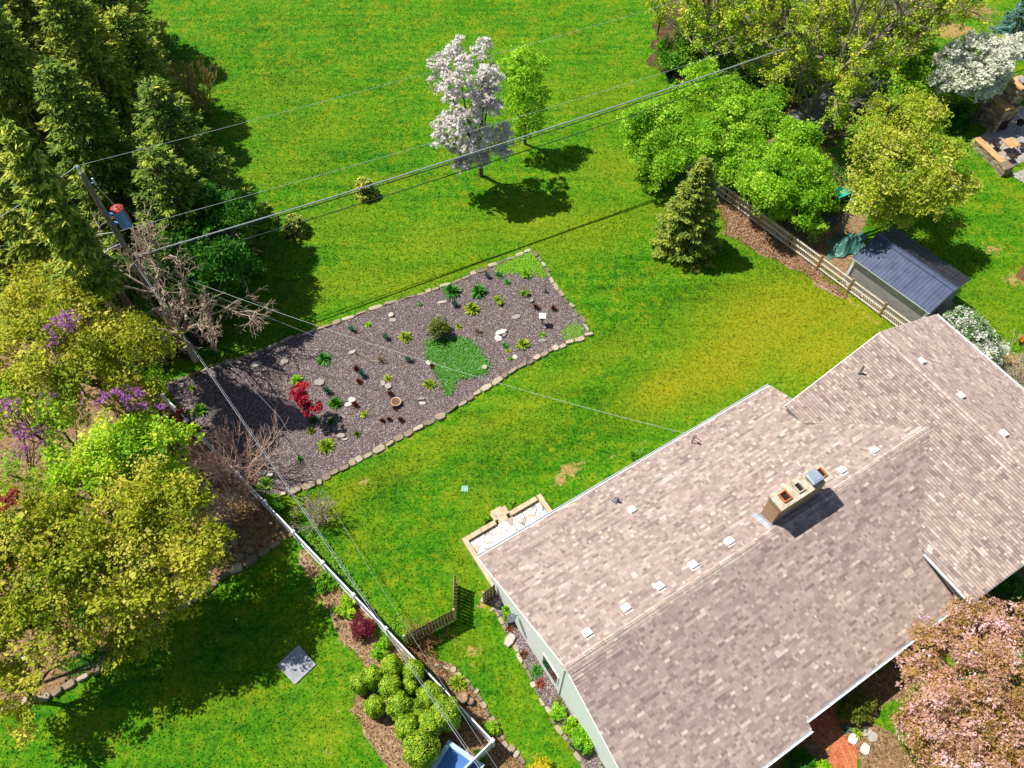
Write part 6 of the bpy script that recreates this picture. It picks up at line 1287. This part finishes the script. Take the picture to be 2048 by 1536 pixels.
cover('green weeds along the field side of the white fence', pts((600, 1075), (640, 1075), (700, 1160), (735, 1205), (715, 1205), (660, 1150)), 2600, L_SHRUB, 405, .25, .1)
cover('green plants growing under the yellow green maples', pts((130, 1330), (200, 1300), (215, 1315), (150, 1350)), 900, L_DARKG, 406, .2, .12)
cover('dark green undergrowth below the conifer grove', pts((60, 480), (330, 480), (430, 610), (330, 735), (200, 660), (60, 580)), 16000, L_DARKG, 407, .5, .16)
cover('dark green undergrowth behind the picket fence', pts((1560, 260), (1700, 340), (1730, 420), (1660, 440), (1600, 460), (1500, 400)), 9000, L_DARKG, 408, .5, .13)
cover('sparse green undergrowth below the thin trees', pts((1320, 120), (1500, -40), (1900, -20), (1850, 120), (1640, 190), (1480, 215)), 22000, L_SHRUB, 409, .6, .18)
# shrubs along the white fence and house
S1 = [('barberry_bush', 'dark red barberry bush beside the white fence', at(727, 1262), .62, .9, 4200, .07, L_BARB), ('shrub', 'yellow green shrub left of the red barberry bush', at(690, 1222), .55, .7, 2400, .09, L_MAPLE2), ('shrub', 'green shrub between the barberry and the clipped evergreens', at(765, 1300), .5, .7, 2200, .09, L_LIME), ('shrub', 'low green shrub in the fence corner above the barberry', at(655, 1165), .6, .6, 2000, .09, L_SHRUB),
 ('golden_bush', 'bright golden yellow bush at the bottom edge', at(1085, 1545), .55, .8, 3000, .08, L_YEL), ('climbing_rose', 'green climbing rose against the house wall behind the short fence panel', at(1012, 1232), .42, 1.1, 1700, .09, L_LIME), ('shrub', 'green shrub along the white house wall', at(1118, 1432), .42, .6, 1700, .08, L_LIME), ('shrub', 'leafy green shrub beside the black trough planter', at(1168, 1482), .6, 1.0, 3200, .08, L_LIME), ('shrub', 'yellow green shrub in the middle of the house wall bed', at(1140, 1455), .45, .8, 1900, .08, L_MAPLE2),
 ('shrub', 'round dark green conifer shrub beside the brick path', at(1700, 1420), .8, 1.3, 5200, .08, P_OL), ('shrub', 'bright green bush under the porch roof edge', at(1588, 1530), .75, .9, 4200, .11, L_DARKG), ('shrub', 'yellow green bush beside the sunlit brick path', at(1636, 1545), .42, 1.0, 2400, .08, L_MAPLE2), ('shrub', 'dark green bush in shade between house and crabapple', at(1850, 1270), .8, .8, 3200, .11, L_DARKG), ('shrub', 'dark green shrub below the wing roof edge', at(2010, 1180), 1.0, .9, 4000, .12, L_DARKG), ('shrub', 'small green shrub in the left patio planter', at(978, 1041), .26, .35, 700, .07, L_SHRUB), ('shrub', 'small green shrub in the right patio planter', at(1025, 1012), .28, .35, 800, .07, L_SHRUB),
 ('shrub', 'low green shrub at the house edge between lawn and roof', at(1275, 920), .5, .5, 1500, .08, L_SHRUB), ('shrub', 'dark green shrub in front of the fireplace wall', at(1900, 250), 1.3, 1.4, 6000, .13, L_DARKG), ('shrub', 'small shrub beside the small evergreen bed at the lawn edge', at(560, 1015), .4, .5, 1000, .09, L_SHRUB), ('shrub', 'pale green shrub in the bed by the white fence corner', at(985, 1462), .36, .5, 1300, .07, L_MAPLE2), ('shrub', 'dark shrub in shadow inside the white fence corner', at(955, 1520), .4, .5, 900, .08, L_DARKG)]
for i, (nm, lb, b, r_, h, n, sz, lm) in enumerate(S1): shrub(nm, lb, b, r_, h, n, sz, lm, 420 + i)
for i, (x, y, l, n, w_, m_, lb) in enumerate([(917, 1368, .62, 150, .06, P_YG, 'large arching green lily clump beside the white fence'), (1072, 1343, .45, 130, .05, P_GR, 'pale green iris clump against the white house wall'), (1018, 1258, .34, 70, .03, P_BR, 'red brown plant below the grey wall dish'), (1047, 1310, .34, 80, .03, P_BR, 'red brown plant in the middle of the house wall bed'), (1080, 1368, .36, 90, .035, L_RUST, 'rusty red plant below the pale green iris clump'), (1690, 1458, .4, 60, .04, P_BG, 'blue green tuft beside the brick path'), (1714, 1466, .35, 80, .06, P_YG, 'yellow green clump beside the stepping stones'), (1118, 1405, .35, 60, .04, P_OL, 'olive green plant on the bed edge by the house wall')]): clump('leafy_plant' if m_ not in (P_BR,) else 'dry_plant', lb, x, y, l, n, w_, m_, 450 + i)
# brush heap by the garden cart
p = at(2035, 752); rng = np.random.default_rng(77); bare('brush_heap', 'dry tan brush heap behind the house roof at the right edge', p, [(p + up(*rng.normal(0, .7, 2)), (rng.normal(0, 1.2), rng.normal(0, 1.2), .5), rng.uniform(.5, .9), .014) for _ in range(90)], 2, M_TWIG, 78, 'brush', spread=.5, shrink=.7, up=.0)
